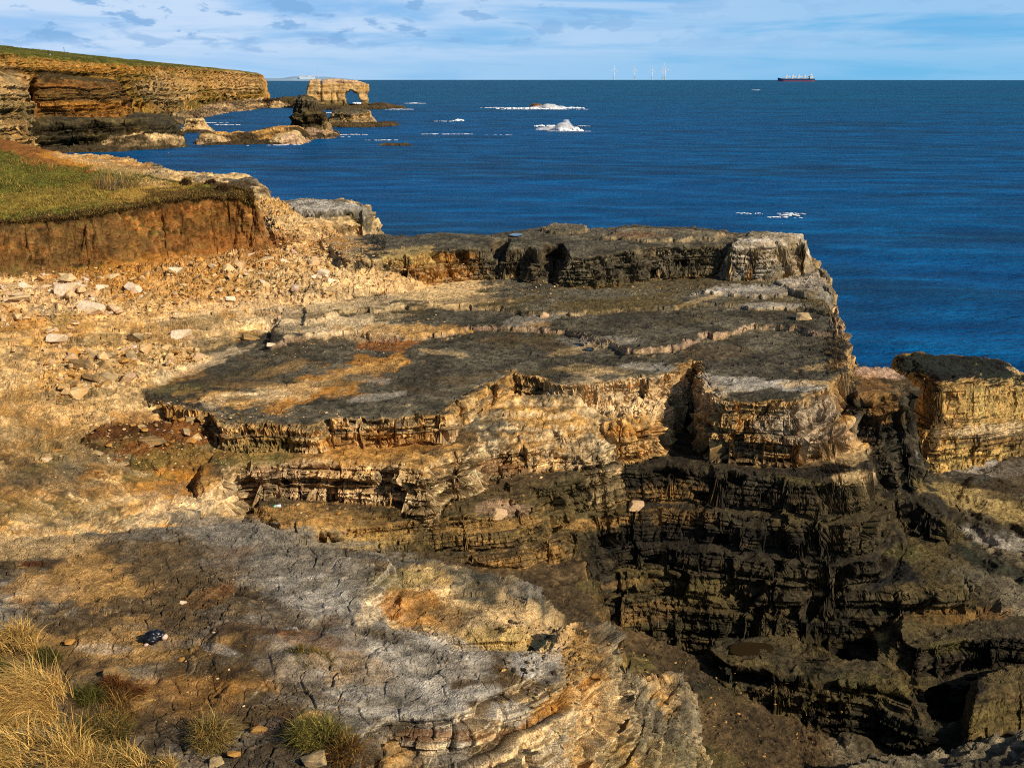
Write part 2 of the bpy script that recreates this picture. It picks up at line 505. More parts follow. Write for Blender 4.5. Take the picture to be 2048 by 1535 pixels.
        tt = np.asarray(PAL[cn]) * (1 + .55 * fine[msk] + .3 * e)[:, None].clip(.4, 1.8)
        C[msk] = C[msk] + (tt - C[msk]) * w[:, None]
    C = np.clip(C, .004, .85)
    return dict(P=Pm, C=C, idx=idx, u=u, v=v, dep=dep, nz=nz1, steep=steep, layers=layers, cut=cut)


def field_objects(Fd, assign, mats):
    """assign: (nU,nV) int array of object numbers; mats: list of (name, material)"""
    P, C, cut = Fd['P'], Fd['C'], Fd['cut']
    nU, nV = P.shape[:2]
    I = np.arange(nU * nV).reshape(nU, nV)
    Q = np.stack([I[:-1, :-1], I[1:, :-1], I[1:, 1:], I[:-1, 1:]], axis=2).reshape(-1, 4)
    zq = P[..., 2].ravel()[Q].max(axis=1)
    ok = zq > cut
    fa = assign.ravel()[Q]
    fa = np.sort(fa, axis=1)[:, 1]
    V, Cc = P.reshape(-1, 3), C.reshape(-1, 3)
    out = []
    for n, (name, mat) in enumerate(mats):
        q = Q[ok & (fa == n)]
        if not len(q): out.append(None); continue
        used = np.unique(q); mp = np.zeros(nU * nV, np.int32); mp[used] = np.arange(len(used))
        out.append(mesh_np(name, V[used], mp[q], mat, Cc[used], smooth=False))
    return out


class Surf:
    """nearest ground point seen at a photo pixel"""
    def __init__(s, Fd, step=2):
        s.st = step; W, H = 2048 // step, 1536 // step
        u, v, dp = Fd['u'].ravel(), Fd['v'].ravel(), Fd['dep'].ravel()
        P = Fd['P'].reshape(-1, 3)
        m = (u > -300) & (u < 2348) & (v > 0) & (v < 1700) & (dp > 1)
        s.off = 300 // step
        s.W, s.H = W + 2 * s.off, 1700 // step
        iu = (u[m] / step).astype(int) + s.off; iv = (v[m] / step).astype(int)
        o = np.argsort(-dp[m], kind='stable')
        s.buf = np.full((s.H, s.W), -1, np.int64)
        ids = np.nonzero(m)[0][o]
        s.buf[iv[o].clip(0, s.H - 1), iu[o].clip(0, s.W - 1)] = ids
        s.P = P; s.sh = Fd['P'].shape[:2]; s.nz = Fd['nz'].ravel(); s.idx = Fd['idx'].ravel()

    def at(s, u, v):
        iu, iv = int(u / s.st) + s.off, int(v / s.st)
        for rad in range(0, 12):
            y0, y1, x0, x1 = max(iv - rad, 0), iv + rad + 1, max(iu - rad, 0), iu + rad + 1
            w = s.buf[y0:y1, x0:x1]; g = w[w >= 0]
            if len(g): return Vector(s.P[g[len(g) // 2]]), s.nz[g[len(g) // 2]], s.idx[g[len(g) // 2]]
        return None
# ------------------------------------------------------------------ foreground cliffs (heights in metres above the sea)
PALE, GREYT = ('pale', 'sand'), ('grey', 'grey2')
CLIFF = ((-.1, 0), (.12, .5), (.3, 1.6), (.55, 1.75), (.75, 3.4), (1.4, 8))
LAY = []


def lay(*a, **k):
    LAY.append(Layer(*a, **k)); return LAY[-1]


lay('shore', [(1250, 836), (1500, 832), (1780, 850), (2300, 838), (2900, 1000), (2600, 1800), (900, 1800), (900, 1100)],
    [(1900, 900, 2.9), (2040, 1150, 2.2), (1700, 1300, 1.6)], prof=((0, 0), (1.5, 1.2), (3, 5)), part='shore_platform',
    top=('greyg', 'olive2'), face=('olive', 'dark'), terr=.3, amp=.22, blk=.8, crk=.1, rub=.12)
lay('cove floor', [(1190, 1230), (1330, 1290), (1480, 1330), (1640, 1370), (1730, 1380), (1770, 1420), (1800, 1480), (1830, 1600), (1700, 1800),
                   (700, 1800), (1000, 1400)],
    [(1250, 1275, 3.6), (1600, 1390, 1.6), (1400, 1520, 2.5)], prof=((0, 0), (.3, .5), (.8, 1.8), (1.5, 4)), part='tidal_floor',
    top=('brown', 'brown2'), face=('olive', 'dark'), amp=.14, blk=.7, crk=.15, rub=.22)
lay('near shore slabs', [(1640, 1545), (1700, 1515), (1790, 1488), (1900, 1475), (2060, 1462), (2300, 1450), (2300, 1900), (1500, 1900), (1580, 1600)],
    [(1500, 1530, 3.1), (1800, 1480, 3.0), (2040, 1500, 3.6)], part='shore_platform', top=('greyg', 'grey2'), face=('olive2', 'dark'), terr=.35, amp=.35, blk=.8)
lay('inner floor', [(560, 1095), (800, 1080), (1000, 1085), (1120, 1068), (1150, 1062), (1160, 1110), (1180, 1190), (1200, 1240), (1190, 1290), (1230, 1340),
                    (1250, 1400), (900, 1700), (300, 1300)],
    [(950, 1110, 7.2), (1170, 1220, 5.6), (800, 1130, 7.6)], prof=((0, 0), (.2, .9), (.6, 1.1), (.8, 2.6), (1.5, 6)), part='tidal_floor',
    top=('brown', 'brown2'), face=('sand', 'olive'), amp=.15, blk=.7, crk=.12, rub=.12)
# dark tidal cliff
DP = ((-.1, 0), (.15, .35), (.3, 1.5), (.8, 1.7), (1.05, 3.0), (1.5, 3.2), (1.9, 5.2), (2.5, 9))
lay('shelf', [(1100, 962), (1150, 950), (1200, 930), (1320, 921), (1440, 936), (1550, 946), (1640, 955), (1712, 950), (1730, 900), (1730, 820), (1300, 800), (900, 850), (1000, 960)],
    9.15, prof=DP, part='dark_cliff', top=('olive2', 'dark'), face=('olive2', 'dark'), blk=.85, hol=1.2, amp=.06)
lay('shelf left', [(560, 1052), (700, 1035), (850, 1014), (1000, 998), (1085, 972), (1110, 950), (1120, 920), (1100, 860), (600, 960), (520, 1010)],
    [(560, 1040, 9.25), (1000, 998, 8.9), (1100, 900, 9.0)], prof=((0, 0), (.2, .25), (.5, .3), (.65, .7), (1.0, .8), (1.15, 1.4), (1.5, 1.5), (1.75, 2.2), (2.2, 6)), part='dark_cliff', top=('brown', 'olive2'),
    face=('sand', 'olive'), blk=.8, amp=.1, bed=1.3, strat=.5)
lay('shoulder', [(1690, 880), (1760, 886), (1815, 886), (1850, 905), (1880, 945), (1902, 1005), (1880, 1030), (1820, 985), (1750, 985), (1690, 1010)],
    [(1740, 895, 8.0), (1850, 920, 7.3), (1800, 985, 7.1)], prof=((-.4, 0), (.1, .35), (.4, 1.6), (.8, 1.8), (1.2, 3.6), (1.7, 3.8), (2.2, 6), (3, 9)), part='dark_cliff',
    top=('olive2', 'dark'), face=('olive2', 'dark'), blk=1.1, amp=.2, hol=1.1)
lay('tidal bench', [(1150, 1080), (1250, 1060), (1400, 1050), (1600, 1060), (1760, 1070), (1900, 1080), (1950, 1130), (1930, 1180), (1800, 1175), (1650, 1165), (1500, 1150), (1350, 1140),
                    (1220, 1140), (1160, 1120)],
    5.2, prof=((-.1, 0), (.15, .9), (.4, 1.1), (.6, 2.2), (1.2, 5)), part='dark_cliff', top=('olive', 'dark2'), face=('dark', 'olive2'), blk=.85, hol=1.3, amp=.2)
lay('pool bench', [(1420, 1290), (1470, 1268), (1560, 1262), (1650, 1285), (1690, 1310), (1770, 1310), (1800, 1330), (1830, 1400), (1780, 1372), (1720, 1360), (1640, 1352), (1540, 1340), (1470, 1330)],
    3.3, prof=((-.1, 0), (.15, .6), (.4, .75), (.6, 1.7), (1.5, 4)), part='dark_cliff', top=('olive', 'olive2'), face=('dark', 'darkg'), blk=1.0, amp=.12)
lay('corner ledge', [(1900, 1010), (1950, 1100), (1960, 1210), (1900, 1270), (1840, 1290), (1790, 1265), (1800, 1150), (1860, 1060)], [(1900, 1060, 5.2), (1930, 1200, 4.2), (1830, 1250, 4.2)],
    prof=((-.2, 0), (.2, .8), (.6, 1.0), (.9, 2.2), (1.6, 5)), part='dark_cliff', top=('olive', 'olive2'), face=('olive2', 'dark'), amp=.25)
lay('right blocks', [(1790, 1250), (1930, 1228), (2100, 1240), (2300, 1250), (2300, 1300), (2060, 1285), (1950, 1278), (1830, 1290)], 4.0,
    prof=((-.1, 0), (.2, 1.2), (.7, 1.35), (1, 3.5)), part='shore_platform', top=('olive2', 'dark'), face=('dark', 'dark2'), amp=.15)
# middle tier of pale blocks and the main terrace
lay('block tier west', [(400, 985), (440, 962), (468, 926), (560, 919), (700, 915), (780, 918), (850, 930), (905, 905), (960, 880), (960, 790), (440, 830)],
    10.8, prof=((-.1, 0), (.12, .3), (.22, .8), (.36, .9), (.45, 1.8), (.9, 5)), part='rock_terrace', top=('sand', 'brown'), face=('cream', 'pale'), blk=1.1, amp=.1, bed=1.1, hol=.6, warp=.7)
lay('block tier', [(850, 932), (905, 905), (960, 885), (1030, 888), (1090, 880), (1180, 862), (1290, 845), (1318, 850), (1335, 806), (1365, 778), (1430, 782), (1462, 815), (1488, 868), (1560, 875), (1640, 868), (1690, 850), (1720, 830), (1700, 740), (900, 780)],
    10.35, prof=((-.1, 0), (.15, .4), (.3, 1.1), (.6, 1.2), (.75, 2.2), (1.3, 5)), part='rock_terrace', top=('sand', 'brown'), face=PALE, blk=1.1, amp=.12, bed=1.1, hol=.8, warp=.7)
lay('terrace', [(300, 792), (371, 806), (438, 820), (456, 840), (560, 842), (630, 845), (650, 834), (775, 823), (889, 820), (914, 797), (960, 776), (1029, 742), (1098, 752),
                (1133, 767), (1198, 757), (1263, 752), (1350, 735), (1376, 715), (1404, 721), (1424, 770), (1442, 789), (1470, 793), (1517, 795), (1586, 799), (1641, 778), (1696, 743),
                (1708, 715), (1690, 680), (1672, 650), (1660, 610), (1650, 585), (1625, 520), (1560, 480), (1000, 478), (740, 480), (560, 500), (380, 600), (200, 670), (230, 740)],
    12.0, prof=((-.12, 0), (.08, .12), (.1, .55), (.25, .65), (.3, 1.4), (.42, 1.5), (.48, 2.8), (.75, 7)), part='rock_terrace', top=('grey', 'grey2'), face=PALE, blk=1.1, warp=.8, strat=.16, amp=.09,
    terr=.0, crk=.12, hol=1.0)
TH = ((-.05, 0), (.06, .3), (.3, .34), (.4, .9), (.8, 3))
lay('thin slab', [(540, 690), (620, 668), (700, 660), (810, 671), (870, 663), (940, 648), (1050, 653), (1130, 658), (1165, 668), (1200, 676), (1260, 693), (1330, 693), (1400, 675),
                  (1460, 658), (1530, 648), (1580, 650), (1620, 662), (1672, 668), (1655, 600), (1600, 588), (1000, 586), (700, 592), (560, 620)],
    12.38, prof=TH, part='rock_terrace', top=('grey', 'grey2'), face=('pale', 'pink'), amp=.07, crk=.12, blk=.7, strat=.14)
lay('thin slab two', [(600, 645), (690, 620), (780, 614), (860, 612), (980, 608), (1050, 622), (1150, 626), (1250, 618), (1310, 616), (1432, 607), (1500, 616), (1590, 612), (1652, 622), (1640, 592),
                      (1500, 582), (900, 578), (640, 600)],
    12.62, prof=TH, part='rock_terrace', top=('grey', 'olive'), face=('pale', 'grey'), amp=.06, blk=.7, strat=.14)
lay('thin slab three', [(1380, 586), (1440, 582), (1500, 590), (1580, 588), (1610, 575), (1540, 568), (1440, 570)], 12.85, prof=TH, part='rock_terrace', top=('slabl', 'grey'), face=('pale', 'grey'), amp=.03, blk=.6)
lay('alcove debris', [(1190, 790), (1250, 770), (1305, 768), (1318, 790), (1300, 822), (1240, 834), (1170, 832)], 11.0, prof=((0, 0), (.3, .4), (.5, 1), (.8, 3), (1, 6)), part='rock_terrace',
    top=('pale', 'sand'), face=PALE, amp=.35, rub=.9, terr=.4)
lay('mid lump', [(915, 826), (960, 795), (1030, 770), (1100, 775), (1180, 790), (1240, 820), (1180, 856), (1060, 850), (960, 868)], [(1000, 800, 11.55), (1180, 820, 11.2), (1000, 850, 11.0)],
    prof=((-.3, 0), (.2, .5), (.5, .7), (.8, 1.6), (1.4, 4)), part='rock_terrace', top=('sand', 'grey'), face=('cream', 'pale'), amp=.4, terr=.35, blk=.9, rub=.2)
lay('right tier', [(1555, 560), (1610, 540), (1640, 533), (1655, 585), (1600, 585)], 13.0, prof=CLIFF, part='rock_terrace', top=('slabl', 'grey'), face=('greyg', 'grey'), amp=.1)
lay('upper block', [(690, 520), (760, 514), (840, 508), (900, 500), (960, 496), (978, 493), (984, 479), (1008, 478), (1016, 496), (1045, 494), (1080, 503), (1090, 486), (1122, 487), (1134, 508), (1178, 509), (1248, 501), (1342, 492), (1447, 489),
                    (1517, 487), (1590, 476), (1606, 468), (1540, 463), (1480, 462), (1330, 452), (1250, 450), (1150, 457), (1060, 460), (960, 470), (840, 470), (740, 470), (650, 480)],
    14.1, prof=((-.15, 0), (.1, .2), (.2, .8), (.4, .9), (.55, 1.9), (1.2, 5)), part='rock_terrace', top=('grey', 'grey2'), face=('greyg', 'olive'), amp=.14, blk=1.2, hol=1.3, warp=.8)
lay('top cap', [(1085, 457), (1110, 461), (1165, 457), (1160, 449), (1100, 447)], 14.5, prof=TH, part='rock_terrace', top=('greyg', 'grey'), face=('pale', 'grey'), amp=.0, blk=.25)
lay('top cap right', [(1455, 483), (1520, 484), (1596, 473), (1598, 466), (1500, 464)], 14.5, prof=TH, part='rock_terrace', top=('slabl', 'grey'), face=('greyg', 'grey'), amp=.08, blk=.8)
lay('top cap mid', [(1200, 470), (1300, 478), (1420, 474), (1440, 462), (1330, 456), (1240, 455)], 14.4, prof=TH, part='rock_terrace', top=('grey', 'greyg'), face=('pale', 'grey'), amp=.08, blk=.6)
lay('flank pillar', [(1690, 735), (1740, 733), (1785, 738), (1818, 745), (1828, 765), (1800, 790), (1750, 800), (1700, 800)], 11.2,
    prof=((-.3, 0), (.1, .4), (.3, 2), (.6, 2.4), (.9, 4.2), (1.5, 9)), part='rock_terrace', top=('brown', 'grey2'), face=('dark', 'olive2'), amp=.1, blk=1.0)
# left slopes: thin bedded ledges and rubble under the clay
lay('left slope', [(-500, 1140), (-500, 640), (60, 700), (200, 765), (300, 790), (345, 815), (300, 845), (200, 880), (180, 900), (240, 945), (330, 955), (410, 960), (455, 985), (420, 1025), (300, 1045), (100, 1062), (0, 1075)],
    [(0, 1060, 15.5), (0, 800, 13.0), (380, 985, 10.3)], prof=((0, 0), (.4, .3), (.6, .8), (1.2, 1), (1.5, 1.8), (3, 4)), part='rock_slope', top=('sand', 'pale'), face=('cream', 'sand'),
    terr=0, amp=.2, blk=.8, rub=.08, crk=.1, bed=1.4, strat=1.0)
lay('heap base', [(-60, 700), (60, 690), (200, 672), (330, 690), (410, 708), (380, 735), (300, 775), (270, 800), (225, 835), (130, 830), (0, 800)], [(60, 700, 12.6), (400, 710, 12.2), (225, 830, 12.1)], prof=((-.5, 0), (.3, .15), (1.2, .5), (2, 1), (3, 2.2)), part='rock_slope', top=('sand', 'pale'), face=('cream', 'sand'), amp=.2, rub=.55, strat=.5, blk=.6)
lay('soil hollow', [(160, 900), (230, 850), (330, 840), (430, 850), (470, 900), (430, 945), (300, 940)], [(200, 870, 11.85), (430, 850, 11.35), (300, 935, 10.9)], prof=((0, 0), (.5, .3), (.8, 1.2), (1.3, 3)), part='rock_slope', top=('rust', 'soil'), face=('sand', 'brown'), amp=.2, rub=.5)
lay('bedded slope', [(-500, 520), (0, 540), (300, 520), (560, 500), (720, 500), (800, 530), (880, 570), (760, 590), (640, 625), (560, 655), (480, 680), (330, 712), (160, 745), (0, 790), (-500, 800)],
    [(0, 590, 13.7), (560, 520, 13.3), (300, 700, 12.25)], prof=((0, 0), (.5, .3), (1.5, .7), (4, 2)), part='rock_slope', top=('pale', 'sand'), face=('cream', 'pale'), terr=0, amp=.12, blk=.8,
    bed=1.4, rub=.05, strat=1.0, warp=.6)
lay('rubble apron', [(-500, 515), (0, 530), (300, 508), (560, 485), (600, 470), (660, 480), (760, 500), (840, 520), (720, 555), (640, 580), (560, 575), (400, 585), (240, 610), (0, 635), (-500, 650)],
    [(0, 552, 13.95), (560, 498, 13.75), (300, 600, 13.35)], prof=((0, 0), (.6, .25), (2, 1), (5, 3)), part='rubble_slope', top=('pale', 'ochre'), face=('cream', 'sand'), amp=.25, blk=.3, rub=1.0, warp=.7)
lay('rubble shoulder', [(525, 392), (560, 400), (585, 420), (620, 450), (700, 480), (770, 500), (740, 525), (640, 540), (590, 510), (565, 470)], [(560, 415, 15.0), (700, 490, 13.4), (570, 500, 13.9)],
    prof=((0, 0), (.8, .4), (2, 1.2), (5, 4)), part='rubble_slope', top=('pale', 'sand'), face=('cream', 'sand'), amp=.3, blk=.3, rub=1.0)
lay('bedded ridge', [(120, 312), (180, 312), (240, 318), (310, 332), (360, 347), (440, 347), (485, 349), (522, 369), (532, 384), (560, 391), (640, 399), (700, 404), (724, 411), (722, 430), (640, 440), (560, 440), (400, 400), (120, 380)],
    [(240, 318, 15.5), (720, 411, 14.5), (560, 430, 14.6)], prof=((-.2, 0), (.2, .4), (.5, .55), (.8, 1.5), (1.3, 1.7), (1.7, 3.2), (4, 12)), part='limestone_ridge', top=('pale', 'grey'), face=('pale', 'grey'),
    terr=.35, amp=.25, blk=1.2, bed=1.4)
lay('ridge block', [(560, 398), (640, 402), (700, 407), (722, 413), (715, 420), (640, 422), (590, 418)], 14.9, prof=((-.1, 0), (.1, .3), (.3, .9), (.5, 1.), (.7, 2.2), (1.2, 4)), part='limestone_ridge',
    top=('grey', 'slabl'), face=('olive', 'grey'), amp=.12, blk=1.2, bed=1.4)
# clay bank with its grass
BANK = lay('bank', [(-500, 470), (0, 441), (60, 434), (110, 430), (200, 427), (260, 417), (330, 402), (380, 398), (450, 392), (500, 393), (512, 396), (500, 380), (445, 370), (372, 360), (330, 352), (232, 326),
                    (140, 311), (100, 299), (60, 290), (0, 275), (-500, 240)],
    [(0, 441, 17.2), (500, 391, 17.3), (0, 275, 20.4)], prof=((-.25, 0), (0, .12), (.15, .8), (.45, 2.0), (.8, 3.0), (1.2, 4.2), (2.4, 8)), part='clay_bank', top=('grass', 'grassd'), face=('clay', 'claygrey'),
    amp=.12, blk=0, crk=0, flute=1.0, hol=0, warp=.5)
# the near slab
lay('slab', [(-500, 1100), (0, 1080), (100, 1072), (300, 1055), (400, 1050), (432, 1040), (470, 1042), (486, 1036), (540, 1052), (592, 1080), (640, 1096), (780, 1118), (772, 1145), (730, 1180), (722, 1214),
             (746, 1240), (800, 1250), (865, 1266), (920, 1296), (1000, 1300), (1040, 1300), (1088, 1312), (1090, 1345), (1045, 1372), (968, 1392), (962, 1418), (905, 1436), (850, 1440), (792, 1430),
             (742, 1452), (732, 1490), (700, 1700), (-500, 2100)],
    [(0, 1100, 16.1), (780, 1118, 15.7), (500, 1500, 16.0)], prof=((-.06, 0), (.04, .2), (.12, .5), (.3, .6), (.4, 1.4), (.8, 4)), part='rock_slab', top=('slab', 'brown'), face=('slabl', 'pale'), amp=.05, blk=.7, crk=1.0,
    warp=.35, hol=.5)
SLAB = LAY[-1]
SOIL = Layer('soil patch', [(395, 1303), (435, 1262), (516, 1258), (564, 1270), (637, 1270), (685, 1248), (717, 1258), (738, 1290), (685, 1315), (613, 1331), (524, 1355), (500, 1383), (460, 1387), (440, 1367), (435, 1339)],
    [(0, 1100, 16.2), (780, 1118, 15.8), (500, 1500, 16.1)], prof=((-.25, 0), (.06, .09), (.12, .6)), part='rock_slab', top=('soil', 'turf'), face=('soil', 'soil'), amp=.05, blk=.1, crk=0, rub=.12, warp=.25, hol=0)
LAY.append(SOIL)
lay('outcrop', [(600, 1100), (790, 1130), (850, 1122), (890, 1146), (985, 1166), (1075, 1186), (1086, 1212), (1066, 1260), (1085, 1290), (1040, 1310), (850, 1280), (700, 1240)],
    [(800, 1140, 15.05), (1060, 1200, 14.8), (1040, 1290, 14.9)], prof=((-.3, 0), (.1, .4), (.4, .9), (.7, 2.2), (1.5, 6)), part='rock_outcrop', top=('pale', 'grey'), face=('pale', 'grey'), amp=.3, terr=.16, blk=.8,
    crk=.5, warp=.5, rub=.08, hol=.5, strat=.4)
lay('edge rocks', [(1080, 1300), (1130, 1262), (1190, 1268), (1218, 1300), (1222, 1345), (1190, 1392), (1120, 1450), (1040, 1496), (980, 1560), (920, 1700), (600, 1800), (760, 1420), (960, 1380)],
    [(1100, 1300, 15.1), (1200, 1350, 14.6), (1000, 1480, 14.9)], prof=((-.2, 0), (.1, .3), (.25, 1.0), (.45, 1.1), (.6, 2.4), (1.2, 6)), part='rock_outcrop', top=('sand', 'grey'), face=('pale', 'grey'), amp=.25, terr=.14,
    blk=.8, warp=.5, bed=1.4, rub=.3, hol=.35, strat=.5)
lay('outer ledge', [(1120, 1240), (1190, 1290), (1240, 1350), (1290, 1378), (1362, 1370), (1372, 1400), (1368, 1470), (1340, 1540), (1290, 1620), (1200, 1900), (600, 1900), (900, 1400)],
    [(1220, 1340, 13.6), (1365, 1390, 12.6), (1250, 1535, 13.0)], prof=((-.15, 0), (.1, .3), (.25, 1.2), (.5, 1.4), (.7, 3), (1.6, 9)), part='rock_outcrop', top=('sand', 'greyg'), face=('pale', 'grey'), amp=.2, terr=.16,
    blk=.8, warp=.6, bed=1.4, hol=.35, strat=.5)
lay('under slab', [(700, 1470), (850, 1455), (960, 1440), (1020, 1470), (980, 1560), (900, 1800), (650, 1800)], 14.95, prof=((0, 0), (.3, .4), (1, 2)), part='rock_outcrop', top=('brown', 'grey'), face=('sand', 'brown'), amp=.25,
    blk=.8, warp=.6, rub=.4)

BLOBS = [
    # u, v, ru, rv, angle, colour, strength[, 'top'/'face']
    (260, 620, 420, 60, -.12, 'sand', .5), (90, 590, 130, 45, 0, 'cream', .6), (620, 520, 150, 80, .5, 'pale', .5),
    (330, 530, 330, 22, -.1, 'ochre', .6), (200, 575, 240, 25, -.1, 'ochre', .3),
    (640, 600, 260, 45, -.12, 'cream', .55, 'top'), (820, 560, 150, 45, .1, 'pale', .75, 'top'), (680, 650, 170, 25, 0, 'cream', .7), (900, 590, 90, 14, .05, 'pale', .7),
    (820, 660, 140, 16, .0, 'sand', .7), (780, 690, 55, 12, 0, 'orange', .9), (880, 525, 90, 38, 0, 'ochre', .8, 'face'), (830, 515, 70, 20, 0, 'gold', .6),
    (640, 775, 170, 32, -.28, 'ochre', .85), (720, 745, 80, 16, -.2, 'sand', .9), (540, 790, 130, 22, -.15, 'pale', .6), (470, 800, 90, 20, .1, 'sand', .7),
    (1300, 800, 170, 45, 0, 'cream', .5), (1080, 860, 200, 55, -.1, 'cream', .6, 'face'), (1620, 840, 110, 60, .0, 'slabl', .55, 'face'), (740, 890, 130, 40, -.1, 'ochre', .5), (610, 960, 160, 45, 0, 'pink', .35, 'face'),
    (1250, 860, 60, 18, 0, 'ochre', .7), (1000, 935, 60, 16, 0, 'orange', .6), (360, 960, 110, 45, -.3, 'ochre', .85), (380, 1010, 150, 26, -.2, 'cream', .6),
    (520, 790, 60, 12, 0, 'cream', .5), (1560, 770, 160, 16, .1, 'slabl', .7, 'top'), (1380, 570, 200, 10, 0, 'olive', .6), (1520, 580, 90, 12, 0, 'slabl', .6, 'top'), (1540, 612, 90, 9, 0, 'slabl', .6, 'top'),
    (1050, 510, 110, 50, 0, 'brown2', .6, 'face'), (1280, 470, 60, 7, 0, 'rust', .5), (1560, 500, 110, 40, 0, 'pale', .22), (1610, 555, 60, 40, 0, 'pale', .2), (1250, 540, 130, 30, 0, 'grey', .4, 'face'),
    (760, 960, 300, 14, -.06, 'brown', .3), (920, 970, 200, 22, -.1, 'brown', .8, 'top'), (1010, 1020, 50, 18, 0, 'pink', .6), (1000, 1050, 120, 14, -.08, 'sand', .7), (680, 1075, 120, 22, .0, 'gold', .7), (640, 1045, 160, 30, .1, 'sand', .5),
    (1010, 1045, 300, 50, 0, 'olive', .4), (300, 870, 110, 40, 0, 'rust', .5), (270, 862, 60, 18, 0, 'soil', .7), (120, 900, 140, 60, .3, 'olive', .55), (60, 830, 140, 90, 0, 'sand', .4), (130, 960, 140, 40, .2, 'brown', .6),
    (100, 1020, 160, 30, 0, 'moss', .35), (440, 905, 200, 26, -.1, 'moss', .5), (480, 740, 130, 30, -.1, 'grey2', .6, 'top'),
    (1180, 1000, 120, 60, 0, 'olive', .6), (1330, 1010, 90, 50, 0, 'sand', .35, 'face'), (1450, 1090, 330, 36, .0, 'dark2', .6), (1500, 1170, 300, 50, 0, 'olive2', .4), (1350, 1180, 120, 40, 0, 'olive', .7),
    (1400, 1240, 160, 22, -.1, 'olive', .5), (1700, 1030, 170, 60, 0, 'olive', .4), (1660, 1000, 110, 60, 0, 'brown', .35, 'face'), (1890, 1120, 60, 120, .0, 'olive', .6), (1900, 1230, 140, 16, -.05, 'ochre', .2),
    (1620, 1390, 200, 30, -.05, 'olive', .6), (1750, 1370, 80, 20, .1, 'moss', .4), (1350, 1520, 200, 40, 0, 'moss', .3),
    (1960, 930, 130, 26, .15, 'slabl', .6), (1980, 1010, 150, 26, .25, 'gold', .5), (2010, 1080, 90, 20, .3, 'slabl', .55), (2000, 1170, 120, 30, .35, 'grey', .5), (1960, 960, 90, 14, .2, 'dark2', .8), (1950, 1045, 90, 14, .35, 'dark', .7),
    (2040, 950, 60, 60, 0, 'brown2', .7), (1990, 1130, 110, 22, .4, 'darkg', .8), (1770, 742, 70, 14, .1, 'pink', .9, 'top'), (1760, 800, 60, 40, .5, 'ochre', .3),
    (1700, 960, 40, 20, 0, 'pale', .6), (1690, 900, 40, 30, 0, 'pale', .5),
    # near slab
    (600, 1150, 220, 90, .15, 'slab', .8, 'top'), (640, 1190, 150, 45, .2, 'slabl', .55, 'top'), (470, 1060, 130, 30, .1, 'slab', .8), (750, 1330, 260, 55, .12, 'slabl', .55, 'top'), (820, 1400, 170, 40, 0, 'slabl', .75), (1060, 1330, 60, 40, 0, 'slabl', .8), (950, 1385, 90, 24, -.1, 'slabl', .7), (740, 1215, 26, 50, .5, 'cream', .5), (900, 1290, 110, 18, .3, 'slabl', .6),
    (250, 1140, 260, 60, 0, 'brown', .6, 'top'), (330, 1250, 330, 120, .0, 'brown', .5, 'top'), (120, 1170, 170, 60, -.2, 'sand', .55), (60, 1090, 120, 30, 0, 'pale', .5), (430, 1190, 60, 22, -.3, 'rust', .6),
    (210, 1290, 200, 60, -.1, 'sand', .4), 
    (560, 1445, 110, 30, .0, 'soil', .8), (620, 1510, 170, 40, 0, 'brown2', .8), (430, 1430, 120, 50, 0, 'brown', .7), (80, 1127, 40, 10, 0, 'soil', 1.0), (350, 1380, 160, 50, 0, 'ochre', .35), (700, 1380, 100, 30, 0, 'slab', .6),
    (150, 1430, 190, 150, .0, 'brown', .6), (830, 1210, 90, 45, .2, 'ochre', .7), (800, 1160, 90, 26, 0, 'moss', .5), (860, 1150, 70, 24, .2, 'gold', .4), (1040, 1240, 90, 60, .4, 'pale', .5), (1010, 1280, 70, 24, .1, 'gold', .8), (1150, 1370, 90, 50, -.4, 'brown', .5),
    (1130, 1400, 90, 24, -.5, 'ochre', .8), (1010, 1420, 60, 30, 0, 'slabl', .6), (1080, 1450, 160, 40, -.65, 'pale', .5, 'face'), (1130, 1480, 160, 50, -.75, 'pale', .3), (900, 1470, 130, 20, 0, 'rust', .6), (1050, 1180, 40, 20, 0, 'slab', .7),
    # bank top and clay
    (90, 350, 220, 50, .1, 'grass', .6, 'top'), (150, 390, 240, 26, -.15, 'straw', .3), (60, 300, 130, 26, .22, 'orange', .95), (140, 318, 70, 12, .2, 'ochre', .9), (330, 385, 90, 22, -.15, 'straw', .6), (400, 385, 110, 18, -.1, 'turf', .85),
    (240, 420, 330, 12, -.13, 'turf', .8), (440, 450, 130, 50, .1, 'rust', .5), (300, 500, 360, 26, -.1, 'orange', .4), (120, 470, 150, 40, 0, 'claygrey', .6), (490, 490, 90, 24, .1, 'orange', .7), (60, 520, 90, 30, 0, 'claygrey', .5),
    (220, 330, 120, 16, .3, 'pale', .5), (250, 325, 70, 10, .2, 'ochre', .6), (660, 440, 70, 30, 0, 'olive', .6, 'face'),
]
rb = random.Random(5)
for i in range(70):     # lichen, bare patches and stains on the terraces
    u_, v_ = rb.uniform(420, 1680), rb.uniform(560, 800)
    BLOBS.append((u_, v_, rb.uniform(20, 90), rb.uniform(4, 13), rb.uniform(-.25, .15), rb.choice(('pale', 'sand', 'grey2', 'greyg', 'slabl', 'olive', 'brown', 'grey2')), rb.uniform(.25, .6), 'top'))
for i in range(60):
    u_, v_ = rb.uniform(0, 520), rb.uniform(620, 1060)
    BLOBS.append((u_, v_, rb.uniform(25, 100), rb.uniform(6, 18), rb.uniform(-.35, .0), rb.choice(('olive', 'brown', 'moss', 'greyg', 'cream', 'ochre', 'olive')), rb.uniform(.2, .5)))
